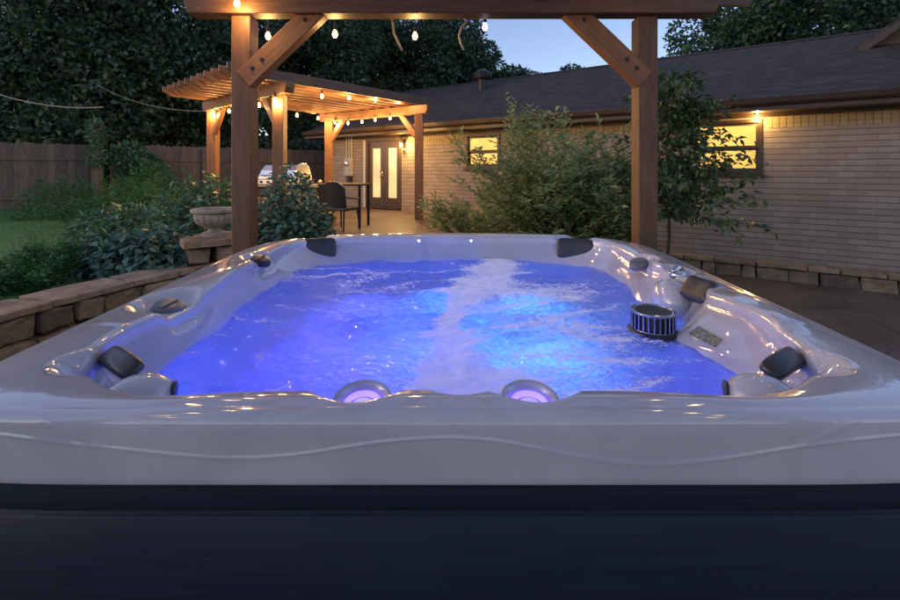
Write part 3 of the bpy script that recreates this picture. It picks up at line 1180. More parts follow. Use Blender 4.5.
# ------------------------------------------------------------------ far pergola
C_ = Vector((-2.95, 7.45, 0)); R_ = Vector((-0.72, 10.0, 0)); L_ = Vector((-5.12, 9.3, 0)); F_ = Vector((-3.25, 11.55, 0))
fpg = empty('patio_pergola', (C_.x, C_.y, 0), 'far cedar pergola over the patio by the french doors, hung with bulbs', 'pergola')
FW = 0.19
zb = 2.50
ang_post = math.atan2((R_ - C_).y, (R_ - C_).x)
for P_ in (C_, R_, L_, F_):
    zg = float(gz(P_.x, P_.y)) - 0.02
    o = member('post', (P_.x, P_.y, zg), (P_.x, P_.y, zb), FW, FW, M['cedar'], fpg, bevel=0.006)
dCL = (L_ - C_).normalized(); dRF = (F_ - R_).normalized(); dCR = (R_ - C_).normalized(); dLF = (F_ - L_).normalized()
Zv = Vector((0, 0, 1))
member('beam', C_ - dCL * 0.35 + Zv * (zb + 0.1), L_ + dCL * 0.4 + Zv * (zb + 0.1), 0.16, 0.2, M['cedar'], fpg, 0.04, 0.04)
member('beam', R_ - dRF * 0.28 + Zv * (zb + 0.1), F_ + dRF * 0.3 + Zv * (zb + 0.1), 0.16, 0.2, M['cedar'], fpg, 0.04, 0.04)
for P_, d1, d2 in ((C_, dCL, None), (L_, -dCL, None), (R_, dRF, None), (F_, -dRF, None)):
    member('brace', P_ + d1 * 0.09 + Zv * (zb - 0.50), P_ + d1 * 0.52 + Zv * (zb + 0.02), 0.09, 0.13, M['cedar'], fpg)
NR = 11
for k in range(NR):
    t = -0.04 + k / (NR - 1) * 1.08
    a = C_.lerp(L_, t); b = R_.lerp(F_, t)
    dd = (b - a).normalized()
    member('rafter', a - dd * 0.92 + Zv * (zb + 0.295), b + dd * 0.3 + Zv * (zb + 0.295), 0.05 if k else 0.06, 0.185, M['cedar'] if k else M['dark_cedar'], fpg, 0.16, 0.12)
fb = {
    'a': [(213, 112, 9.15), (229, 111, 8.7), (259, 105, 7.85), (275, 100, 7.3)],
    'b': [(322, 96, 8.0), (349, 97.5, 8.6), (375, 99.5, 9.2), (399, 101, 9.75)],
    'c': [(297, 115, 9.5), (318, 118, 11.2), (335, 122.5, 11.3), (348, 123, 11.0), (362, 121.5, 10.7), (375, 119.5, 10.4), (390, 118, 10.1)],
}
labs = {'a': 'string of warm bulbs along the left beam of the far pergola', 'b': 'string of warm bulbs inside the far pergola under its front rafter', 'c': 'string of warm bulbs along the far pergola beam nearest the house'}
for key, lst in fb.items():
    B = [at(*q) for q in lst]
    W = [b + Vector((0, 0, 0.13)) for b in B]
    string_lights('string_lights', W, B, labs[key], 0.04, 21, (), 0.031, None, 0.04)

# ------------------------------------------------------------------ patio furniture, grill
tcx = at(347, 222, 8.8)
table = empty('patio_table', (tcx.x - 0.25, 9.1, 0.0), 'dark high patio table beside the far pergola post', 'table')
tz = 0.90
mb = MB(); mb.box((tcx.x - 0.1, 9.05, tz), (0.95, 0.6, 0.04), R(-10)); mb.build('table_top', M['dark_metal'], table, bevel=0.006)
for sx, sy in ((0.42, -0.25), (-0.42, -0.25), (0.42, 0.25), (-0.42, 0.25)):
    v_ = Matrix.Rotation(R(-10), 3, 'Z') @ Vector((sx, sy, 0))
    mb = MB(); mb.box((tcx.x - 0.1 + v_.x, 9.05 + v_.y, tz / 2), (0.05, 0.05, tz - 0.04)); mb.build('leg', M['dark_metal'], table)
cc = at(345, 222, 8.35); cc.z = 0
ch = empty('patio_chair', (cc.x - 0.05, cc.y, 0), 'black woven patio chair pulled up to the dark table', 'chair', rz=R(-25))


def cpart(mb, name, mat, **k):
    o = mb.build(name, mat, None, (0, 0, 0), **k); o.parent = ch; return o


mb = MB(); mb.box((0, 0, 0.45), (0.46, 0.46, 0.05)); cpart(mb, 'seat', M['dark_plastic'], bevel=0.015)
mb = MB()
n = 12
pts = []
for j in range(9):
    for i in range(n + 1):
        a = -0.23 + 0.46 * i / n
        zz = 0.48 + 0.50 * j / 8
        pts.append((a * (1 + 0.12 * j / 8), -0.22 - 0.10 * j / 8 + 0.9 * a * a, zz - 0.12 * (abs(a) / 0.23) ** 3 * (j / 8)))
q = [(j * (n + 1) + i, j * (n + 1) + i + 1, (j + 1) * (n + 1) + i + 1, (j + 1) * (n + 1) + i) for j in range(8) for i in range(n)]
mb.add(pts, q)
o = cpart(mb, 'backrest', M['dark_plastic'])
sm = o.modifiers.new('thick', 'SOLIDIFY'); sm.thickness = 0.03
for sx, sy in ((1, 1), (-1, 1), (1, -1), (-1, -1)):
    mb = MB(); mb.tube([(0.2 * sx, 0.2 * sy, 0.44), (0.23 * sx, 0.25 * sy, 0.03)], [0.018, 0.014], 8); cpart(mb, 'leg', M['dark_metal'])
for sx in (1, -1):
    mb = MB(); mb.tube([(0.23 * sx, 0.22, 0.44), (0.25 * sx, 0.2, 0.64), (0.26 * sx, -0.2, 0.68)], 0.016, 8); cpart(mb, 'arm', M['dark_metal'])

# stone grill island with steel grill
gc = at(290, 195, 9.6); gc.z = 0
gr_rz = R(-18)
isl = empty('grill_island', (gc.x, gc.y, 0), 'stone outdoor kitchen counter under the steel grill', 'counter', rz=gr_rz)
mb = MB()
rr = random.Random(9)
for j in range(4):
    x = -1.1
    while x < 0.95:
        w = rr.uniform(0.22, 0.42)
        w = min(w, 0.97 - x)
        block(mb, (x + w / 2, 0, 0.02 + 0.1 + j * 0.2), (w - 0.01, 0.7, 0.19), 0, rr)
        x += w
o = mb.build('island_base', M['limestone'], None, (0, 0, 0)); o.parent = isl
mb = MB(); mb.box((-0.07, 0, 0.86), (2.2, 0.8, 0.06)); o = mb.build('counter_top', M['counter_stone'], None, (0, 0, 0), bevel=0.008); o.parent = isl
gl = empty('grill', (gc.x, gc.y, 0.89), 'stainless steel grill with closed hood on the stone counter', 'grill', rz=gr_rz)


def gpart(mb, name, mat, **k):
    o = mb.build(name, mat, None, (0, 0, 0), **k); o.parent = gl; return o


mb = MB(); mb.box((-0.12, -0.02, 0.05), (1.08, 0.62, 0.10)); gpart(mb, 'grill_body', M['steel'], bevel=0.008)
mb = MB()
prof = [(-0.28, 0), (-0.28, 0.06), (-0.24, 0.20), (-0.14, 0.32), (0.0, 0.36), (0.2, 0.36), (0.26, 0.3), (0.26, 0)]
n = len(prof)
vsx = [(-0.12 + s * (0.52 - 0.28 * p[1] * 1.0), p[0], 0.102 + p[1]) for s in (-1, 1) for p in prof]
mb.add(vsx, [tuple(range(n)), tuple(range(2 * n - 1, n - 1, -1))] + [(i, (i + 1) % n, n + (i + 1) % n, n + i) for i in range(n)])
hood = gpart(mb, 'hood', M['steel'], bevel=0.012)
mb = MB(); mb.tube([(-0.5, -0.28, 0.2), (-0.5, -0.34, 0.2), (0.26, -0.34, 0.2), (0.26, -0.28, 0.2)], 0.014, 8); o = mb.build('handle', M['chrome'], None, (0, 0, 0)); o.parent = hood
for k in range(5):
    mb = MB(); mb.lathe([(0.028, 0), (0.025, 0.03), (0, 0.032)], (-0.5 + k * 0.19, -0.33, 0.05), 14, Matrix.Rotation(R(90), 3, 'X')); gpart(mb, 'control_knob', M['dark_plastic'])
for (dx, dy, hh, rr_) in ((0.62, -0.15, 0.14, 0.035), (0.78, 0.0, 0.10, 0.045)):
    mb = MB(); mb.lathe([(rr_, 0), (rr_, hh * 0.7), (rr_ * 0.5, hh * 0.85), (rr_ * 0.5, hh), (0, hh)], Matrix.Rotation(gr_rz, 3, 'Z') @ Vector((dx, dy, 0)) + Vector((gc.x, gc.y, 0.892)), 14)
    o = mb.build('bottle' if hh > 0.12 else 'jar', M['brass'], None, (gc.x, gc.y, 0.89), smooth=True)
    set_props(o, 'slim bottle standing on the counter right of the grill' if hh > 0.12 else 'squat jar at the right end of the grill counter', 'bottle' if hh > 0.12 else 'jar')

# ------------------------------------------------------------------ foliage generators
def leaf_quads(P, D, N, ln, wd_, rand=True, fold=0.25):
    """diamond-ish leaves at P, pointing along D, with normals N; each leaf two quads meeting at a folded midrib"""
    P, D, N = np.asarray(P), np.asarray(D), np.asarray(N)
    D = D / (np.linalg.norm(D, axis=1, keepdims=True) + 1e-9)
    S = np.cross(N, D); S /= (np.linalg.norm(S, axis=1, keepdims=True) + 1e-9)
    Nn = np.cross(D, S)
    n = len(P)
    ln = np.asarray(ln).reshape(-1, 1) * np.ones((n, 1)); wd_ = np.asarray(wd_).reshape(-1, 1) * np.ones((n, 1))
    a = P; b = P + D * ln * 0.45 + S * wd_ * 0.5 + Nn * wd_ * fold; c = P + D * ln - Nn * ln * 0.12; d = P + D * ln * 0.45 - S * wd_ * 0.5 + Nn * wd_ * fold
    m = P + D * ln * 0.5
    v = np.stack([a, b, c, d], 1).reshape(-1, 3)
    i = np.arange(n) * 4
    q = np.stack([i, i + 1, i + 2, i + 3], 1)
    return v, q


def rdir(n, up=0.0):
    d = rng.normal(size=(n, 3)); d[:, 2] += up
    return d / np.linalg.norm(d, axis=1, keepdims=True)


def crown_cloud(n, lobes, ln, wd_, shell=0.55, up=0.2):
    """leaves in clumps spread through ellipsoid lobes: list of (centre, radii, weight)"""
    w = np.array([l[2] for l in lobes], float); w /= w.sum()
    pick = rng.choice(len(lobes), n, p=w)
    c = np.array([l[0] for l in lobes], float)[pick]; r = np.array([l[1] for l in lobes], float)[pick]
    d = rdir(n)
    rad = rng.random(n) ** (1 / 3) * (1 - shell) + shell * (0.85 + 0.3 * rng.random(n))
    P = c + d * r * rad[:, None]
    D = d * 0.6 + rdir(n) + np.array([0, 0, -0.25]); N = rdir(n, 0.8)
    return leaf_quads(P, D, N, ln * rng.uniform(0.6, 1.3, n), wd_ * rng.uniform(0.7, 1.2, n))


def clumpy_lobes(c, r, k, size, seed, flat=0.75):
    rr_ = np.random.default_rng(seed)
    out = []
    for i in range(k):
        d = rr_.normal(size=3); d /= np.linalg.norm(d)
        t = rr_.random() ** 0.45
        s = size * rr_.uniform(0.55, 1.3)
        out.append((np.array(c) + d * np.array(r) * t, (s, s, s * flat), s ** 2))
    return out


def tree(name, base, trunk_h, trunk_r, crown_c, crown_r, k, size, n, ln, wd_, mat, lab, group, seed, cat='tree'):
    root = empty(name, base, lab, cat, group)
    b = Vector(base)
    lobes = clumpy_lobes(crown_c, crown_r, k, size, seed)
    mb = MB()
    top = Vector(crown_c)
    r = random.Random(seed)
    pts = [b.lerp(top, t) + Vector((r.uniform(-.15, .15), r.uniform(-.15, .15), 0)) * (1 if 0 < t < 1 else 0) for t in (0, .2, .4, .6, .8, 1)]
    mb.tube(pts, [trunk_r * x for x in (1.25, 1, .85, .65, .45, .25)], 10)
    mb.build('trunk', M['bark'], root, smooth=True)
    mb = MB()
    for (c, rr_, w_) in lobes[::max(1, k // 26)]:
        s = pts[r.choice([2, 3, 4])]
        e = Vector(c)
        m = s.lerp(e, 0.5) + Vector((r.uniform(-.3, .3), r.uniform(-.3, .3), r.uniform(0, .5)))
        mb.tube([s, m, e], [trunk_r * .35, trunk_r * .2, trunk_r * .06], 6)
    mb.build('limbs', M['bark'], root, smooth=True)
    v, q = crown_cloud(n, lobes, ln, wd_)
    np_mesh('crown', v, q, mat, root)
    return root


TG = 'trees behind the fence and house'
tree('broadleaf_tree', (-14.6, 14.6, 0), 1, 0.12, (-14.6, 14.6, 2.3), (4.2, 0.9, 1.7), 60, 0.8, 30000, 0.2, 0.11, M['tree_leaf'], 'low dark tree showing just above the left end of the board fence', TG, 21)
tree('broadleaf_tree', (-10.5, 16.5, 0), 1, 0.12, (-10.5, 16.5, 2.2), (3.2, 1.0, 1.7), 40, 0.8, 14000, 0.2, 0.11, M['tree_leaf'], 'low dark tree filling the gap above the fence behind the vine post', TG, 22)
tree('broadleaf_tree', (-6.6, 26.0, 0), 1, 0.12, (-6.6, 26.0, 3.4), (4.4, 1.2, 2.0), 46, 0.9, 16000, 0.24, 0.13, M['tree_leaf'], 'low dark tree seen under the far pergola roof between its posts', TG, 23)
tree('broadleaf_tree', (-12.6, 16.0, 0), 3, 0.35, (-12.6, 15.6, 5.4), (5.4, 2.4, 4.6), 96, 1.15, 52000, 0.22, 0.12, M['tree_leaf'], 'huge dark tree filling the sky above the left board fence', TG, 1)
tree('broadleaf_tree', (-7.6, 18.8, 0), 3, 0.3, (-8.2, 19.2, 6.2), (4.8, 2.2, 4.2), 66, 1.15, 36000, 0.22, 0.12, M['tree_leaf'], 'dark tree rising behind the left side of the far pergola', TG, 2)
tree('broadleaf_tree', (-3.2, 24.0, 0), 4, 0.35, (-3.4, 24.0, 7.4), (5.0, 2.6, 4.8), 64, 1.2, 32000, 0.26, 0.14, M['tree_leaf'], 'tall dark tree behind the far pergola roof, bulbs before it', TG, 3)
tree('broadleaf_tree', (0.8, 26.0, 0), 3, 0.3, (0.6, 26.0, 6.6), (3.0, 2.4, 3.6), 36, 0.95, 15000, 0.26, 0.14, M['oak_leaf'], 'tree over the house ridge left of the open sky patch, by the roof vent', TG, 4)
tree('broadleaf_tree', (5.2, 26.0, 0), 3, 0.25, (5.3, 26.0, 6.1), (3.0, 2.0, 1.5), 34, 0.75, 13000, 0.24, 0.13, M['oak_leaf'], 'low round tree just above the roof ridge under the open sky patch', TG, 5)
tree('broadleaf_tree', (17.0, 22.0, 0), 4, 0.35, (16.6, 22.0, 7.6), (4.6, 3.0, 2.9), 60, 1.1, 26000, 0.26, 0.14, M['oak_leaf'], 'tall green tree over the roof at the right of the near pergola', TG, 6)
tree('broadleaf_tree', (23.0, 23.0, 0), 4, 0.35, (23.0, 23.0, 8.6), (4.6, 3.0, 3.6), 50, 1.1, 16000, 0.26, 0.14, M['oak_leaf'], 'tall green tree at the far right edge above the cross gable', TG, 7)
tree('broadleaf_tree', (-22.0, 13.0, 0), 4, 0.35, (-20.5, 14.5, 4.8), (4.6, 3.0, 4.4), 50, 1.2, 16000, 0.26, 0.14, M['tree_leaf'], 'dark tree at the far left edge behind the board fence', TG, 8)


def branch_shrub(name, base, nb_, length, lean, leaf_n, ln, wd_, mat, lab, cat='shrub', group=None, seed=0, droop=0.25, twig=True, stem_r=0.009, start=0.15, aim=None, needle=False, spread=0.0, rough=0.08):
    """stems that arch from a base, side twigs along them, leaves along the twigs"""
    r = np.random.default_rng(seed)
    root = empty(name, base, lab, cat, group)
    mb = MB()
    LP, LD, LN = [], [], []
    b0 = np.array(base, float)
    for i in range(nb_):
        az = r.uniform(0, 2 * math.pi)
        ti = lean * math.sqrt(r.random())
        d = np.array([math.cos(az) * math.sin(ti), math.sin(az) * math.sin(ti), math.cos(ti)])
        if aim is not None: d = d + np.array(aim) * r.uniform(0.5, 1.0)
        d /= np.linalg.norm(d)
        L = length * r.uniform(0.55, 1.05)
        p = b0 + np.array([r.normal() * spread, r.normal() * spread, 0])
        pts = [p.copy()]
        steps = 9
        for s in range(steps):
            d = d + np.array([0, 0, -droop * ti * (s / steps) * 0.35]) + r.normal(size=3) * rough
            d /= np.linalg.norm(d)
            p = p + d * L / steps
            pts.append(p.copy())
        mb.tube(pts, [stem_r * (1 - 0.85 * k / steps) for k in range(steps + 1)], 5, False)
        pts = np.array(pts)
        # twigs
        nt_ = leaf_n
        for k in range(nt_):
            t = start + (1 - start) * r.random() ** 0.8
            f = t * steps; j = min(int(f), steps - 1)
            q = pts[j] + (pts[j + 1] - pts[j]) * (f - j)
            ax = pts[j + 1] - pts[j]; ax /= np.linalg.norm(ax)
            sd_ = r.normal(size=3); sd_ -= ax * sd_.dot(ax); sd_ /= np.linalg.norm(sd_)
            td = ax * 0.75 + sd_ * r.uniform(0.5, 1.1) + np.array([0, 0, 0.1]); td /= np.linalg.norm(td)
            tl = L * (0.28 * (1.15 - t)) + ln * 1.3
            if twig and not needle: mb.tube([q, q + td * tl], [stem_r * 0.25, stem_r * 0.1], 3, False)
            m = max(3, int(tl / (ln * (0.30 if not needle else 0.22))))
            for e in range(m):
                u = (e + 0.6) / m
                sgn = 1 if e % 2 else -1
                s2 = np.cross(td, np.array([0, 0, 1.0])); s2 /= (np.linalg.norm(s2) + 1e-6)
                ld = td * 0.7 + s2 * sgn * 0.8 + r.normal(size=3) * 0.25
                LP.append(q + td * tl * u); LD.append(ld); LN.append(np.array([0, -0.25, 1.0]) + r.normal(size=3) * 0.35)
    n = len(LP)
    v, qd = leaf_quads(np.array(LP), np.array(LD), np.array(LN), ln * rng.uniform(0.6, 1.25, n), wd_ * rng.uniform(0.7, 1.2, n))
    np_mesh('foliage', v, qd, mat, root)
    mb.build('stems', M['bark'], root)
    return root


SG = None
branch_shrub('arching_shrub', (1.52, 6.5, -0.35), 48, 2.4, 0.50, 20, 0.105, 0.045, M['shrub_leaf'], 'big pale green arching shrub in front of the small lit window', seed=3, droop=0.5, spread=0.22)
branch_shrub('arching_shrub', (2.15, 6.9, -0.4), 40, 1.95, 0.60, 20, 0.10, 0.046, M['shrub_leaf'], 'darker arching shrub touching the right pergola post', seed=4, droop=0.5, spread=0.2)
branch_shrub('arching_shrub', (0.35, 7.6, -0.2), 20, 1.35, 0.8, 16, 0.09, 0.038, M['shrub_leaf'], 'small pale shrub at the foot of the far pergola corner post', seed=6, droop=0.5, spread=0.12)


def young_tree():
    base = Vector((3.0, 6.0, -0.5))
    root = empty('young_tree', base, 'slim young leafy tree by the right pergola post, in front of the large lit window', 'tree')
    mb = MB()
    tr = [base, base + Vector((0.02, 0, 0.35)), base + Vector((0.07, 0.02, 0.75)), base + Vector((0.05, 0, 1.3)), base + Vector((0.02, 0, 2.15)), base + Vector((0.06, 0, 3.05))]
    mb.tube(tr, [0.028, 0.024, 0.022, 0.02, 0.014, 0.006], 8)
    r = np.random.default_rng(5)
    LP, LD, LN = [], [], []
    for i in range(118):
        t = r.uniform(0.50, 1.0)
        f = t * 5; j = min(int(f), 4)
        q = np.array(tr[j].lerp(tr[j + 1], f - j))
        az = r.uniform(0, 2 * math.pi)
        L = (1.75 * (1.12 - t) + 0.18) * r.uniform(0.5, 1.15)
        d = np.array([math.cos(az), math.sin(az) * 0.9, r.uniform(-0.12, 0.5)])
        if i % 5 < 2: d[0] = abs(d[0]) + 0.15; L *= 1.2
        d /= np.linalg.norm(d)
        pts = [q]
        for s in range(5):
            d = d + r.normal(size=3) * 0.12 + np.array([0, 0, -0.03]); d /= np.linalg.norm(d)
            pts.append(pts[-1] + d * L / 5)
        mb.tube(pts, [0.008, 0.007, 0.005, 0.004, 0.003, 0.002], 4, False)
        for k in range(34):
            u = r.uniform(0.15, 1.0) * 5; j2 = min(int(u), 4)
            p = pts[j2] + (pts[j2 + 1] - pts[j2]) * (u - j2) + r.normal(size=3) * 0.045
            LP.append(p); LD.append(d * 0.5 + r.normal(size=3) * 0.6 + np.array([0, 0, -0.25])); LN.append(np.array([0, 0, 1.0]) + r.normal(size=3) * 0.5)
    v, q = leaf_quads(np.array(LP), np.array(LD), np.array(LN), 0.115 * rng.uniform(0.6, 1.2, len(LP)), 0.055 * rng.uniform(0.7, 1.2, len(LP)))
    np_mesh('crown', v, q, M['young_tree_leaf'], root)
    mb.build('trunk', M['bark'], root, smooth=True)


young_tree()


def dome_bush(name, c, r_, n, ln, wd_, mat, lab, seed, cat='bush', group=None):
    root = empty(name, (c[0], c[1], c[2]), lab, cat, group)
    rr_ = np.random.default_rng(seed)
    d = rr_.normal(size=(n, 3)); d[:, 2] = np.abs(d[:, 2]) * 1.0 - 0.1
    d /= np.linalg.norm(d, axis=1, keepdims=True)
    lump = np.array([1 + 0.22 * mnoise.noise(Vector(x * 2.6 + seed)) for x in d])
    P = np.array(c) + np.array([0, 0, 0.05]) + d * np.array(r_) * (lump * rr_.uniform(0.55, 1.03, n))[:, None]
    D = d * 0.8 + rr_.normal(size=(n, 3)) * 0.45 + np.array([0, 0, -0.45]); N = d + rr_.normal(size=(n, 3)) * 0.35 + np.array([0, 0, 0.6])
    v, q = leaf_quads(P, D, N, ln * rr_.uniform(0.6, 1.25, n), wd_ * rr_.uniform(0.75, 1.2, n))
    np_mesh('foliage', v, q, mat, root)
    mb = MB()
    for i in range(14):
        e = np.array(c) + d[i] * np.array(r_) * 0.85
        mb.tube([Vector(c), Vector(c).lerp(Vector(e), 0.5) + Vector((0, 0, 0.08)), Vector(e)], [0.012, 0.008, 0.004], 5, False)
    mb.build('stems', M['bark'], root)
    return root


dome_bush('leafy_bush', (-1.98, 5.35, -0.1), (0.50, 0.5, 1.14), 3400, 0.10, 0.055, M['hydrangea_leaf'], 'rounded blue green bush right of the left pergola post', 3)
dome_bush('leafy_bush', (-3.35, 5.9, 0.05), (0.72, 0.6, 0.95), 2600, 0.13, 0.055, M['bed_leaf'], 'loose long leaved bush behind the urn pillar', 8)
dome_bush('leafy_bush', (-3.35, 4.75, 0.08), (0.75, 0.5, 0.42), 2600, 0.10, 0.06, M['hydrangea_leaf'], 'low blue green bush against the left side of the stone pillar', 9)
dome_bush('leafy_bush', (-4.9, 6.6, 0.08), (0.8, 0.6, 0.55), 1800, 0.12, 0.05, M['bed_leaf'], 'mid height leafy bush between the juniper and the urn', 10)
dome_bush('evergreen_bush', (-7.0, 10.2, 0.05), (0.85, 0.8, 1.35), 5200, 0.085, 0.022, M['juniper_leaf'], 'dense dark round evergreen in front of the fence right of the vine post', 12)
dome_bush('evergreen_bush', (-8.9, 9.9, 0.05), (0.95, 0.8, 1.0), 4200, 0.085, 0.022, M['juniper_leaf'], 'dark evergreen in front of the left fence below the vine post', 13)
for i, (x, y, n_, L, am, lab) in enumerate((
        (-5.6, 7.6, 30, 1.0, (0.1, -0.1, 0.15), 'broad feathery juniper spreading in the middle of the bed'),
        (-6.5, 8.6, 26, 1.0, (-0.6, -0.1, 0.1), 'feathery juniper with arms reaching left over the lawn'),
        (-4.1, 5.3, 22, 0.6, (-0.2, -0.3, 0.05), 'low juniper creeping along the lawn edge near the wall'),
        (-4.0, 4.2, 22, 0.45, (-0.1, -0.3, 0.05), 'low juniper tuft behind the stone wall caps'),
        (-4.35, 3.6, 20, 0.4, (-0.3, 0.1, 0.05), 'small juniper tuft at the left edge behind the stone wall'))):
    branch_shrub('juniper', (x, y, 0.08), n_, L, 1.25, 30, 0.055, 0.014, M['juniper_leaf'], lab, 'juniper', None, 30 + i, 0.1, True, 0.012, 0.1, am, True, 0.15)
v, q = crown_cloud(700, [((pv.x, pv.y - 0.05, 2.3), (0.2, 0.2, 0.4), 1), ((pv.x + 0.03, pv.y - 0.05, 1.6), (0.2, 0.2, 0.35), .7)], 0.11, 0.07)
np_mesh('vine', v, q, M['bed_leaf'], vp)
v, q = crown_cloud(1500, [((-9.6, 12.9, 1.5), (0.55, 0.3, 0.55), 1), ((-9.2, 13.1, 1.0), (0.7, 0.3, 0.7), 1)], 0.13, 0.08)
o = np_mesh('fence_vine', v, q, M['bed_leaf'], None, (-9.5, 12.9, 0.1))
set_props(o, 'leafy vine on the fence just right of the tall vine post', 'vine')

# grass
n = 60000
gx = rng.uniform(-13.5, -3.2, n); gy = rng.uniform(2.2, 11.5, n)
keep = gx < np.array([edge_x(y) for y in gy]) - 0.4
gx, gy = gx[keep], gy[keep]; n = len(gx)
P = np.stack([gx, gy, z_lawn(gx, gy)], 1)
D = np.stack([rng.normal(size=n) * 0.4, rng.normal(size=n) * 0.4, np.ones(n)], 1)
v, q = leaf_quads(P, D, rdir(n), rng.uniform(0.02, 0.045, n), rng.uniform(0.006, 0.011, n))
o = np_mesh('grass', v, q, M['grass_blade'], None, (-6, 6, 0.1))
set_props(o, 'short green lawn grass behind the stone wall', 'grass', None, 'stuff')

# ------------------------------------------------------------------ hot tub
TC = np.array([0.0, 1.85])
tub = empty('hot_tub', (0, 1.85, -0.3), 'large pearl white hot tub with dark cabinet, headrests and glowing blue water', 'hot tub')
ZR = 0.765
NA = 900
TH = np.linspace(-math.pi, math.pi, NA, endpoint=False)


def outline(pts):
    """closed Catmull-Rom through pts, returned as radius over TH about TC"""
    P = np.array(pts, float)
    n = len(P)
    out = []
    for i in range(n):
        p0, p1, p2, p3 = P[i - 1], P[i], P[(i + 1) % n], P[(i + 2) % n]
        for t in np.linspace(0, 1, 24, endpoint=False):
            out.append(0.5 * ((2 * p1) + (-p0 + p2) * t + (2 * p0 - 5 * p1 + 4 * p2 - p3) * t * t + (-p0 + 3 * p1 - 3 * p2 + p3) * t ** 3))
    o = np.array(out) - TC
    a = np.arctan2(o[:, 1], o[:, 0]); r = np.hypot(o[:, 0], o[:, 1])
    k = np.argsort(a)
    rad = np.interp(TH, np.concatenate([a[k] - 2 * math.pi, a[k], a[k] + 2 * math.pi]), np.tile(r[k], 3))
    return rad


def sym(half):
    """half: points of the left side from front centre to rear centre (x<=0)"""
    right = [(-x, y) for (x, y) in half if x < -1e-6]
    return [half[0]] + half[1:-1] + [half[-1]] + right[::-1] if abs(half[0][0]) < 1e-6 else half + right[::-1]


outer = outline(sym([(0, .764), (-.4, .764), (-.75, .766), (-.93, .785), (-1.005, .85), (-1.03, .95), (-1.045, 1.1), (-1.07, 1.4), (-1.10, 1.8), (-1.13, 2.2), (-1.125, 2.5), (-1.06, 2.68), (-.95, 2.80), (-.78, 2.905), (-.4, 2.975), (0, 2.99)]))
inner_l = [(0, .868), (-.35, .862), (-.585, .846), (-.74, .905), (-.865, 1.04), (-.90, 1.25), (-.895, 1.56), (-.93, 1.9), (-.965, 2.25), (-.965, 2.5), (-.91, 2.66), (-.78, 2.77), (-.5, 2.83), (0, 2.855)]
inner_r = [(.35, .862), (.585, .846), (.74, .905), (.865, 1.04), (.915, 1.25), (.925, 1.45), (.935, 1.56), (.975, 1.65), (.98, 1.76), (.955, 1.87), (.955, 2.05), (.965, 2.25), (.965, 2.5), (.91, 2.66), (.78, 2.77), (.5, 2.83)]
inner = outline(inner_l + inner_r[::-1])
wat_l = [(0, .94), (-.35, .94), (-.6, .96), (-.74, 1.03), (-.83, 1.17), (-.85, 1.4), (-.86, 1.6), (-.89, 1.9), (-.90, 2.2), (-.885, 2.45), (-.81, 2.62), (-.65, 2.73), (-.4, 2.785), (0, 2.81)]
wat_r = [(.35, .94), (.6, .96), (.74, 1.03), (.83, 1.17), (.825, 1.32), (.79, 1.45), (.79, 1.53), (.87, 1.62), (.915, 1.74), (.86, 1.86), (.85, 1.98), (.89, 2.2), (.885, 2.45), (.81, 2.62), (.65, 2.73), (.4, 2.785)]
watl = outline(wat_l + wat_r[::-1])
ZW = 0.612
ZL = 0.645
CT, ST = np.cos(TH), np.sin(TH)
rows = []     # (radius array, z array)


def row(r, z): rows.append((np.array(r) * np.ones(NA), np.array(z) * np.ones(NA)))


row(outer - 0.025, ZL - 0.002)
row(outer + 0.004, ZL - 0.002)
row(outer + 0.007, ZL + 0.002)
nlip = 80
for k in range(nlip):
    t = (k + 1) / nlip
    # face bulges slightly, then rolls over into the rim top
    a = t * math.pi / 2
    row(outer + 0.007 - 0.036 * (1 - math.cos(a)) ** 3.2, ZL + 0.002 + (ZR - ZL - 0.002) * math.sin(a) ** 0.58)
base_o = outer - 0.029
nt_ = 22
for k in range(1, nt_):
    t = k / nt_
    r_now = base_o * (1 - t) + (inner + 0.022) * t
    row(r_now, ZR + 0.004 * math.sin(math.pi * t))
for k in range(1, 9):
    a = k / 8 * math.pi / 2
    row(inner + 0.022 - 0.022 * math.sin(a), ZR - 0.022 * (1 - math.cos(a)))
nw = 18
for k in range(1, nw + 1):
    t = k / nw
    s = t * t * (3 - 2 * t)
    row(inner * (1 - s) + (watl - 0.004) * s, ZR - 0.022 - (ZR - 0.022 - ZW + 0.03) * t)
for k in range(1, 7):
    t = k / 6
    row(watl - 0.004 - 0.04 * t, ZW - 0.03 - 0.26 * t)
for k in range(1, 15):
    t = k / 14
    row((watl - 0.044) * (1 - t) + 0.001, ZW - 0.29 - 0.40 * math.sin(t * math.pi / 2) ** 0.8)
NRW = len(rows)
V3 = np.zeros((NRW, NA, 3))
for i, (r, z) in enumerate(rows):
    V3[i, :, 0] = TC[0] + r * CT; V3[i, :, 1] = TC[1] + r * ST; V3[i, :, 2] = z
X, Y, Z = V3[..., 0], V3[..., 1], V3[..., 2]


def ell(cx, cy, rx, ry, rot=0):
    c, s = math.cos(rot), math.sin(rot)
    dx, dy = X - cx, Y - cy
    return np.sqrt(((dx * c + dy * s) / rx) ** 2 + ((-dx * s + dy * c) / ry) ** 2)


top = (Z > 0.60)
# knob recesses in the rim
for (cx, cy, rx, ry, dp) in ((-.955, 1.455, .10, .135, .030), (-.975, 2.2, .085, .12, .022), (.95, 2.14, .08, .11, .025), (.985, 1.86, .06, .10, .018)):
    e = ell(cx, cy, rx, ry)
    Z -= dp * (1 - sstep((e - 0.72) / 0.34)) * sstep((Z - 0.655) / 0.07)
# scoops behind the two front headrests
for s in (-1, 1):
    e = ell(s * .775, 1.02, .135, .095, s * R(-35))
    Z -= 0.055 * (1 - sstep((e - 0.6) / 0.45)) * sstep((Z - 0.64) / 0.08)
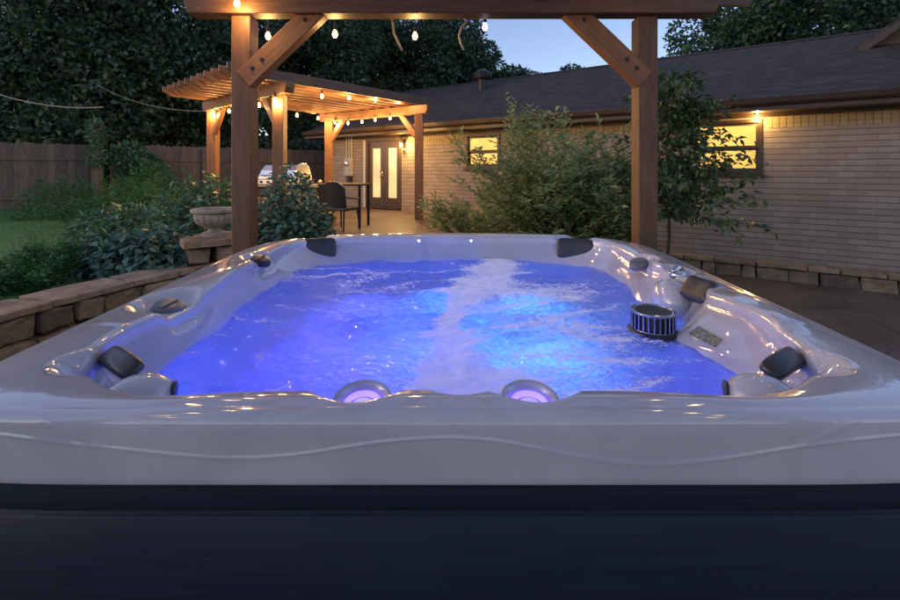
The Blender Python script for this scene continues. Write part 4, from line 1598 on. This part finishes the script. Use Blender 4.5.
# rear headrest notches
for s, cx in ((-1, -.86), (1, .815)):
    e = ell(cx, 2.80, .15, .09, s * R(28))
    Z -= 0.022 * (1 - sstep((e - 0.75) / 0.4)) * sstep((Z - 0.66) / 0.07)
# dips for the two lit jets in the front rim
for cx in (-.186, .168):
    e = ell(cx, .905, .10, .10)
    Z -= 0.034 * (1 - sstep((e - 0.55) / 0.55)) * sstep((Z - 0.65) / 0.07)
e = ell(0.02, .88, .06, .05)
Z -= 0.012 * (1 - sstep((e - 0.4) / 0.8)) * (Z > 0.69)
# raised seat back in front of the filter niche
e = ell(.955, 1.36, .085, .21, R(-4))
Z += 0.018 * (1 - sstep((e - 0.35) / 0.75)) * sstep((Z - 0.64) / 0.08)
# sculpted waves along inner rim of the sides
for s in (-1, 1):
    band = np.exp(-((np.abs(X) - .93) / .07) ** 2) * sstep((Z - 0.66) / 0.07) * (s * X > 0)
    Z += 0.010 * np.sin((Y - 1.0) * 7.5 + 1.2) * band * ((Y > 1.2) & (Y < 2.5))
# wave line moulded in the front lip: the face below it stands proud
wl = [(-400, 420), (-150, 428), (0, 436), (100, 447), (200, 457.5), (245, 459), (300, 455), (380, 441), (450, 436.5), (480, 437.5), (540, 448), (600, 461), (655, 466), (720, 460), (790, 448), (840, 441), (900, 437), (1050, 428), (1300, 420)]
d_f = 0.757
wx_ = np.array([(p[0] - 450) / F * d_f for p in wl]); wz_ = np.array([H - (p[1] - HZ) / F * d_f for p in wl])
xs_ = np.linspace(wx_[0], wx_[-1], 400)
zs_ = np.interp(xs_, wx_, wz_)
ker = np.hanning(31); ker /= ker.sum()
zs_ = np.convolve(np.pad(zs_, 15, mode='edge'), ker, 'valid')
face = (np.arange(NRW)[:, None] >= 1) & (np.arange(NRW)[:, None] <= nlip + 3) & (Y < 0.95)
zl = np.interp(X, xs_, zs_)
step = 1 - sstep((Z - zl + 0.004) / 0.008)
ridge = np.exp(-((Z - zl) / 0.0028) ** 2)
Y -= (0.0008 * step + 0.0016 * ridge) * face
for s in (-1, 1):
    x0, z0 = s * (350 / F * d_f), H - (446 - HZ) / F * d_f
    x1, z1 = s * (470 / F * d_f), H - (396 - HZ) / F * d_f
    zc = z0 + (z1 - z0) * (s * X - abs(x0)) / (abs(x1) - abs(x0))
    rd = np.exp(-((Z - zc) / 0.0035) ** 2) * (s * X > abs(x0)) * (s * X < abs(x1) + 0.1)
    Y -= 0.0014 * rd * face
V3 = np.stack([X, Y, Z], -1)
idx = np.arange(NRW * NA).reshape(NRW, NA)
nx_ = np.roll(idx, -1, 1)
Q = np.stack([idx[:-1], nx_[:-1], nx_[1:], idx[1:]], -1).reshape(-1, 4)
SHELL_Q = Q
np_mesh('shell', V3.reshape(-1, 3), Q, M['acrylic_shell'], tub, smooth=True)

# cabinet: boards with grooves, set back under the lip
mb = MB()
co = outer - 0.002
zc = [-0.28, 0.30, 0.306, 0.306, 0.312, 0.577, 0.582, 0.582, 0.589, 0.620, 0.644]
ofs = [0, 0, -0.004, -0.012, 0.002, -0.001, -0.005, -0.016, -0.006, -0.006, -0.006]
cab = np.zeros((len(zc), NA, 3))
for i in range(len(zc)):
    cab[i, :, 0] = (co + ofs[i]) * CT + TC[0]; cab[i, :, 1] = (co + ofs[i]) * ST + TC[1]; cab[i, :, 2] = zc[i]
idx = np.arange(len(zc) * NA).reshape(len(zc), NA); nx_ = np.roll(idx, -1, 1)
Q = np.stack([idx[:-1], nx_[:-1], nx_[1:], idx[1:]], -1).reshape(-1, 4)
np_mesh('cabinet', cab.reshape(-1, 3), Q, M['cabinet_board'], tub)


def headrest(c, w, h, t, nrm, tilt, lab=None, bend=0.12, name='headrest', taper=0.0):
    """cushion: width w along the rim, height h, thickness t, facing nrm (plan), tilted back"""
    nrm = Vector((nrm[0], nrm[1], 0)).normalized()
    side = Vector((-nrm.y, nrm.x, 0))
    mt = Matrix((side, nrm, Vector((0, 0, 1)))).transposed() @ Matrix.Rotation(tilt, 3, 'X')
    mb = MB()
    n1, n2 = 32, 16
    vs_, fs = [], []
    for j in range(n2 + 1):
        ph = -math.pi / 2 + math.pi * j / n2
        for i in range(n1):
            th = 2 * math.pi * i / n1
            pw = 0.38
            cx_, sx_ = math.cos(th), math.sin(th)
            x = math.copysign(abs(cx_) ** pw, cx_) * math.cos(ph) ** 0.45
            z = math.copysign(abs(sx_) ** pw, sx_) * math.cos(ph) ** 0.45
            y = math.copysign(abs(math.sin(ph)) ** 0.7, math.sin(ph))
            x *= w / 2 * (1 - taper * z)
            vs_.append(mt @ Vector((x, y * t / 2 + bend * x * x / (w / 2), z * h / 2)) + Vector(c))
    for j in range(n2):
        for i in range(n1):
            fs.append((j * n1 + i, j * n1 + (i + 1) % n1, (j + 1) * n1 + (i + 1) % n1, (j + 1) * n1 + i))
    mb.add(vs_, fs)
    o = mb.build(name, M['pillow_foam'], tub, smooth=True)
    if lab: o['label'] = lab
    return o


headrest((-.838, 2.722, .70), .225, .14, .045, (.38, -.92), R(14), 'rear left headrest')
headrest((.80, 2.735, .695), .235, .14, .045, (-.36, -.93), R(14), 'rear right headrest')
headrest((-.81, 1.05, .735), .175, .052, .034, (.56, .83), R(-58), 'front left headrest')
headrest((.815, 1.045, .735), .175, .052, .034, (-.56, .83), R(-58), 'front right headrest')
headrest((.965, 1.66, .735), .135, .10, .045, (-1, -.25), R(38), 'side headrest above the filter')
# moulded pods beside the front headrests
for s in (-1, 1):
    mb = MB()
    mt = Matrix.Rotation(s * R(-22), 3, 'Z')
    mb.ball((s * .685, .945, .70), (.07, .055, .048), 28, 16, mt)
    p = mb.build('shoulder_pod', M['acrylic_shell'], tub, smooth=True)
    mb = MB()
    mb.ball((s * .621, .970, .705), (.006, .022, .02), 12, 8, mt)
    mb.build('pod_slot', M['dark_plastic'], p)


mb = MB()
mb.ball((.925, 1.80, .655), (.075, .12, .085), 30, 18, Matrix.Rotation(R(-8), 3, 'Z'))
mb.build('seat_block', M['acrylic_shell'], tub, smooth=True)


def knob(c, r, nrm=(0, 0, 1), mat='grey_plastic', h=0.02):
    z = Vector(nrm).normalized()
    m = z.to_track_quat('Z', 'Y').to_matrix()
    mb = MB()
    mb.lathe([(r * 1.12, -0.01), (r * 1.12, 0.006), (r, 0.010), (r * 0.98, h * .8), (r * .85, h), (r * .3, h * 1.02), (0, h)], c, 28, m)
    o = mb.build('diverter_knob', M[mat], tub, smooth=True, angle=40)
    mb = MB()
    mb.box(Vector(c) + m @ Vector((0, 0, h * 1.12)), (r * 1.6, r * .32, h * .4), M=m @ Matrix.Rotation(R(20), 3, 'Z'))
    mb.build('grip', M[mat], o, bevel=0.004)


knob((-.955, 1.455, .728), .046, (.25, -.15, 1))
knob((-.965, 2.19, .735), .045, (.3, -.1, 1), 'dark_plastic')
knob((.935, 2.13, .732), .042, (-.35, -.2, 1))
mb = MB()
mb.lathe([(.034, -.01), (.034, .012), (.02, .02), (0, .022)], (.985, 1.86, .745), 20)
mb.tube([(.95, 1.84, .765), (.985, 1.86, .778), (1.02, 1.88, .765)], [.008, .012, .008], 8)
mb.build('air_valve', M['chrome'], tub, smooth=True)


def small_jet(c, r, nrm):
    z = Vector(nrm).normalized()
    m = z.to_track_quat('Z', 'Y').to_matrix()
    mb = MB()
    mb.lathe([(r * 1.2, -.012), (r * 1.2, .004), (r, .012), (r * .7, .010), (r * .62, -.004), (0, -.004)], c, 20, m)
    o = mb.build('jet', M['chrome'], tub, smooth=True, angle=40)
    mb = MB(); mb.ball(Vector(c), r * .4, 12, 8); mb.build('nozzle', M['grey_plastic'], o, smooth=True)


small_jet((-.94, 2.60, .665), .026, (.8, -.5, .2))
small_jet((-.845, 2.725, .635), .034, (.45, -.9, .2))
small_jet((-.755, 2.775, .645), .026, (.35, -.9, .2))
# lit footwell jets in pods in the front rim
for cx in (-.186, .168):
    c = Vector((cx, .910, .712))
    mt = Matrix.Rotation(R(7), 3, 'X')
    mb = MB()
    mb.lathe([(.062, -.10), (.064, -.02), (.062, .006), (.057, .011), (.051, .006), (.046, -.010), (.043, -.02), (0, -.022)], c, 40, mt)
    pod = mb.build('jet_pod', M['acrylic_shell'], tub, smooth=True)
    mb = MB()
    ring = [c + mt @ Vector((.035 * math.cos(a), .035 * math.sin(a), -.008)) for a in np.linspace(0, 2 * math.pi, 41)]
    mb.tube(ring, .0065, 10, False)
    mb.build('light_ring', M['jet_led'], pod, smooth=True)
    mb = MB()
    mb.ball(c + mt @ Vector((0, 0, -.014)), (.025, .025, .012), 24, 12, mt)
    mb.build('light_lens', M['jet_led_pale'], pod, smooth=True)
for cx in (-.205, .139):
    c = Vector((cx, 2.838, .733))
    mb = MB(); mb.lathe([(.014, -.004), (.014, .004), (.010, .006), (.010, .002), (0, .002)], c, 16, Matrix.Rotation(R(90), 3, 'X'))
    rl = mb.build('rim_light', M['chrome'], tub, smooth=True, angle=40)
    mb = MB(); mb.ball(c + Vector((0, -.004, 0)), .008, 12, 8); mb.build('light_lens', M['frosted_bulb'], rl, smooth=True)
# filter grille
fc = Vector((.745, 1.58, 0.56))
mb = MB()
mb.lathe([(.066, 0), (.066, .115), (.06, .125), (0, .125)], fc, 32)
fil = mb.build('filter', M['dark_plastic'], tub, smooth=True, angle=40)
mb = MB()
for k in range(26):
    a = 2 * math.pi * k / 26
    mb.box(fc + Vector((.071 * math.cos(a), .071 * math.sin(a), .065)), (.012, .006, .125), a)
mb.lathe([(.068, .058), (.076, .058), (.076, .064), (.068, .064)], fc, 36)
mb.lathe([(.064, .118), (.077, .118), (.077, .126), (.068, .129), (.068, .124)], fc, 36)
mb.lathe([(.068, .0), (.082, .0), (.082, .012), (.068, .014)], fc, 36)
mb.build('filter_cage', M['dark_chrome'], fil, bevel=0.002)
mb = MB()
mb.tube([fc + Vector((.076 * math.cos(a), .076 * math.sin(a), .050)) for a in np.linspace(0, 2 * math.pi, 33)], .012, 8, False)
mb.build('float_ring', M['dark_plastic'], fil, smooth=True)

# information label on the right wall
shell_bvh = BVHTree.FromPolygons([tuple(p) for p in V3.reshape(-1, 3)], [tuple(int(k) for k in f) for f in SHELL_Q])


def shell_at(x_dir, y, z):
    """inner wall x at given y and z on the right side"""
    hit = shell_bvh.ray_cast(Vector((0.2, y, z)), Vector((1, 0, 0)))[0]
    return hit.x


lv, lf = [], []
for j in range(4):
    for i in range(7):
        yy = 1.475 - 0.115 * i / 6; zz = .640 + .026 * j / 3
        lv.append((shell_at(1, yy, zz) - 0.004, yy, zz))
for j in range(3):
    for i in range(6):
        a = j * 7 + i
        lf.append((a, a + 1, a + 8, a + 7))
mb = MB(); mb.add(lv, lf)
o = mb.build('warning_label', M['label_print'], tub)
sm = o.modifiers.new('thick', 'SOLIDIFY'); sm.thickness = 0.0015

# ------------------------------------------------------------------ water
NW, NRR = 520, 230
THW = np.linspace(-math.pi, math.pi, NW, endpoint=False)
rw = np.interp(THW, np.append(TH, math.pi), np.append(watl, watl[0])) + 0.012
rad = np.linspace(0, 1, NRR) ** 0.7
rad[1] = 1e-4
wv = np.zeros((NRR, NW, 3))
for i, t in enumerate(rad):
    wv[i, :, 0] = TC[0] + rw * t * np.cos(THW); wv[i, :, 1] = TC[1] + rw * t * np.sin(THW)
wv = wv.reshape(-1, 3)
foam = np.zeros(len(wv))
sy = np.array([.9, 1.12, 1.4, 1.68, 1.94, 2.29, 2.5, 2.75]); sx_ = np.array([-.02, 0, .016, .0, .054, .186, .27, .3]); sw_ = np.array([.17, .14, .075, .065, .085, .15, .20, .12])
amp = 0.016
for i in range(len(wv)):
    x, y = wv[i, 0], wv[i, 1]
    p = Vector((x * 4.2, y * 5.0, 0.3))
    wz = mnoise.noise(p) * 0.9 + mnoise.noise(p * 2.3) * 0.6 + mnoise.noise(p * 5.1) * 0.28 + mnoise.noise(p * 11) * 0.16
    wv[i, 2] = ZW + amp * wz
    wob = mnoise.noise(Vector((x * 3, y * 6, 4))) * 0.08 + mnoise.noise(Vector((x * 9, y * 14, 4))) * 0.025
    c = np.interp(y, sy, sx_); w = np.interp(y, sy, sw_)
    f = (1.15 + 0.35 * max(0, 1.6 - y)) * math.exp(-((x + wob - c) / w) ** 2)
    if x > c: f += 0.58 * (1 - math.exp(-((x - c) / .12) ** 2)) * min(1, max(0, (2.55 - y) / .5)) * min(1, max(0.15, (0.85 - x) / .3))
    else: f += 0.08
    rg_ = 1 - abs(mnoise.noise(Vector((x * 2.2 + 3, y * 5.2, 9))))
    f += 0.55 * max(0, rg_ - 0.74) / 0.26 * (0.9 if x < c else 0.7)
    f += 0.35 * mnoise.noise(Vector((x * 1.6 + 7, y * 3.0, 2)))
    f += 0.28 * math.exp(-((x + .62) / .22) ** 2 - ((y - 2.35) / .2) ** 2)
    foam[i] = f
idx = np.arange(NRR * NW).reshape(NRR, NW); nx_ = np.roll(idx, -1, 1)
Q = np.stack([idx[1:-1], idx[2:], nx_[2:], nx_[1:-1]], -1).reshape(-1, 4)
water = np_mesh('water', wv, Q, M['spa_water'], None, (0, 1.85, ZW), True)
atr = water.data.attributes.new('foam', 'FLOAT', 'POINT')
atr.data.foreach_set('value', foam.astype(np.float32))
set_props(water, 'churning blue lit water with white foam in the hot tub', 'water', None, 'structure')

# underwater lamps of the tub
for k, (x, y, z, pw, col) in enumerate((
        (-0.45, 1.25, .17, 1.59, (0.04, 0.03, 1)),
        (-0.5, 1.75, .17, 1.59, (0.04, 0.03, 1)),
        (-0.45, 2.25, .17, 1.45, (0.05, 0.08, 1)),
        (-0.05, 1.3, .17, 1.45, (0.04, 0.03, 1)),
        (-0.05, 1.8, .17, 1.45, (0.06, 0.055, 1)),
        (-0.05, 2.35, .17, 1.31, (0.05, 0.22, 1)),
        (0.42, 1.25, .17, 1.45, (0.06, 0.085, 1)),
        (0.42, 1.75, .17, 1.45, (0.06, 0.20, 1)),
        (0.42, 2.3, .17, 1.45, (0.06, 0.32, 1)))):
    mb = MB()
    mb.ball((x, y, z - .05), (.03, .03, .015), 14, 8)
    b = mb.build('underwater_light', M['jet_led'], tub, smooth=True)
    lamp('spa_light', (x, y, z), pw, col, .14, tub)
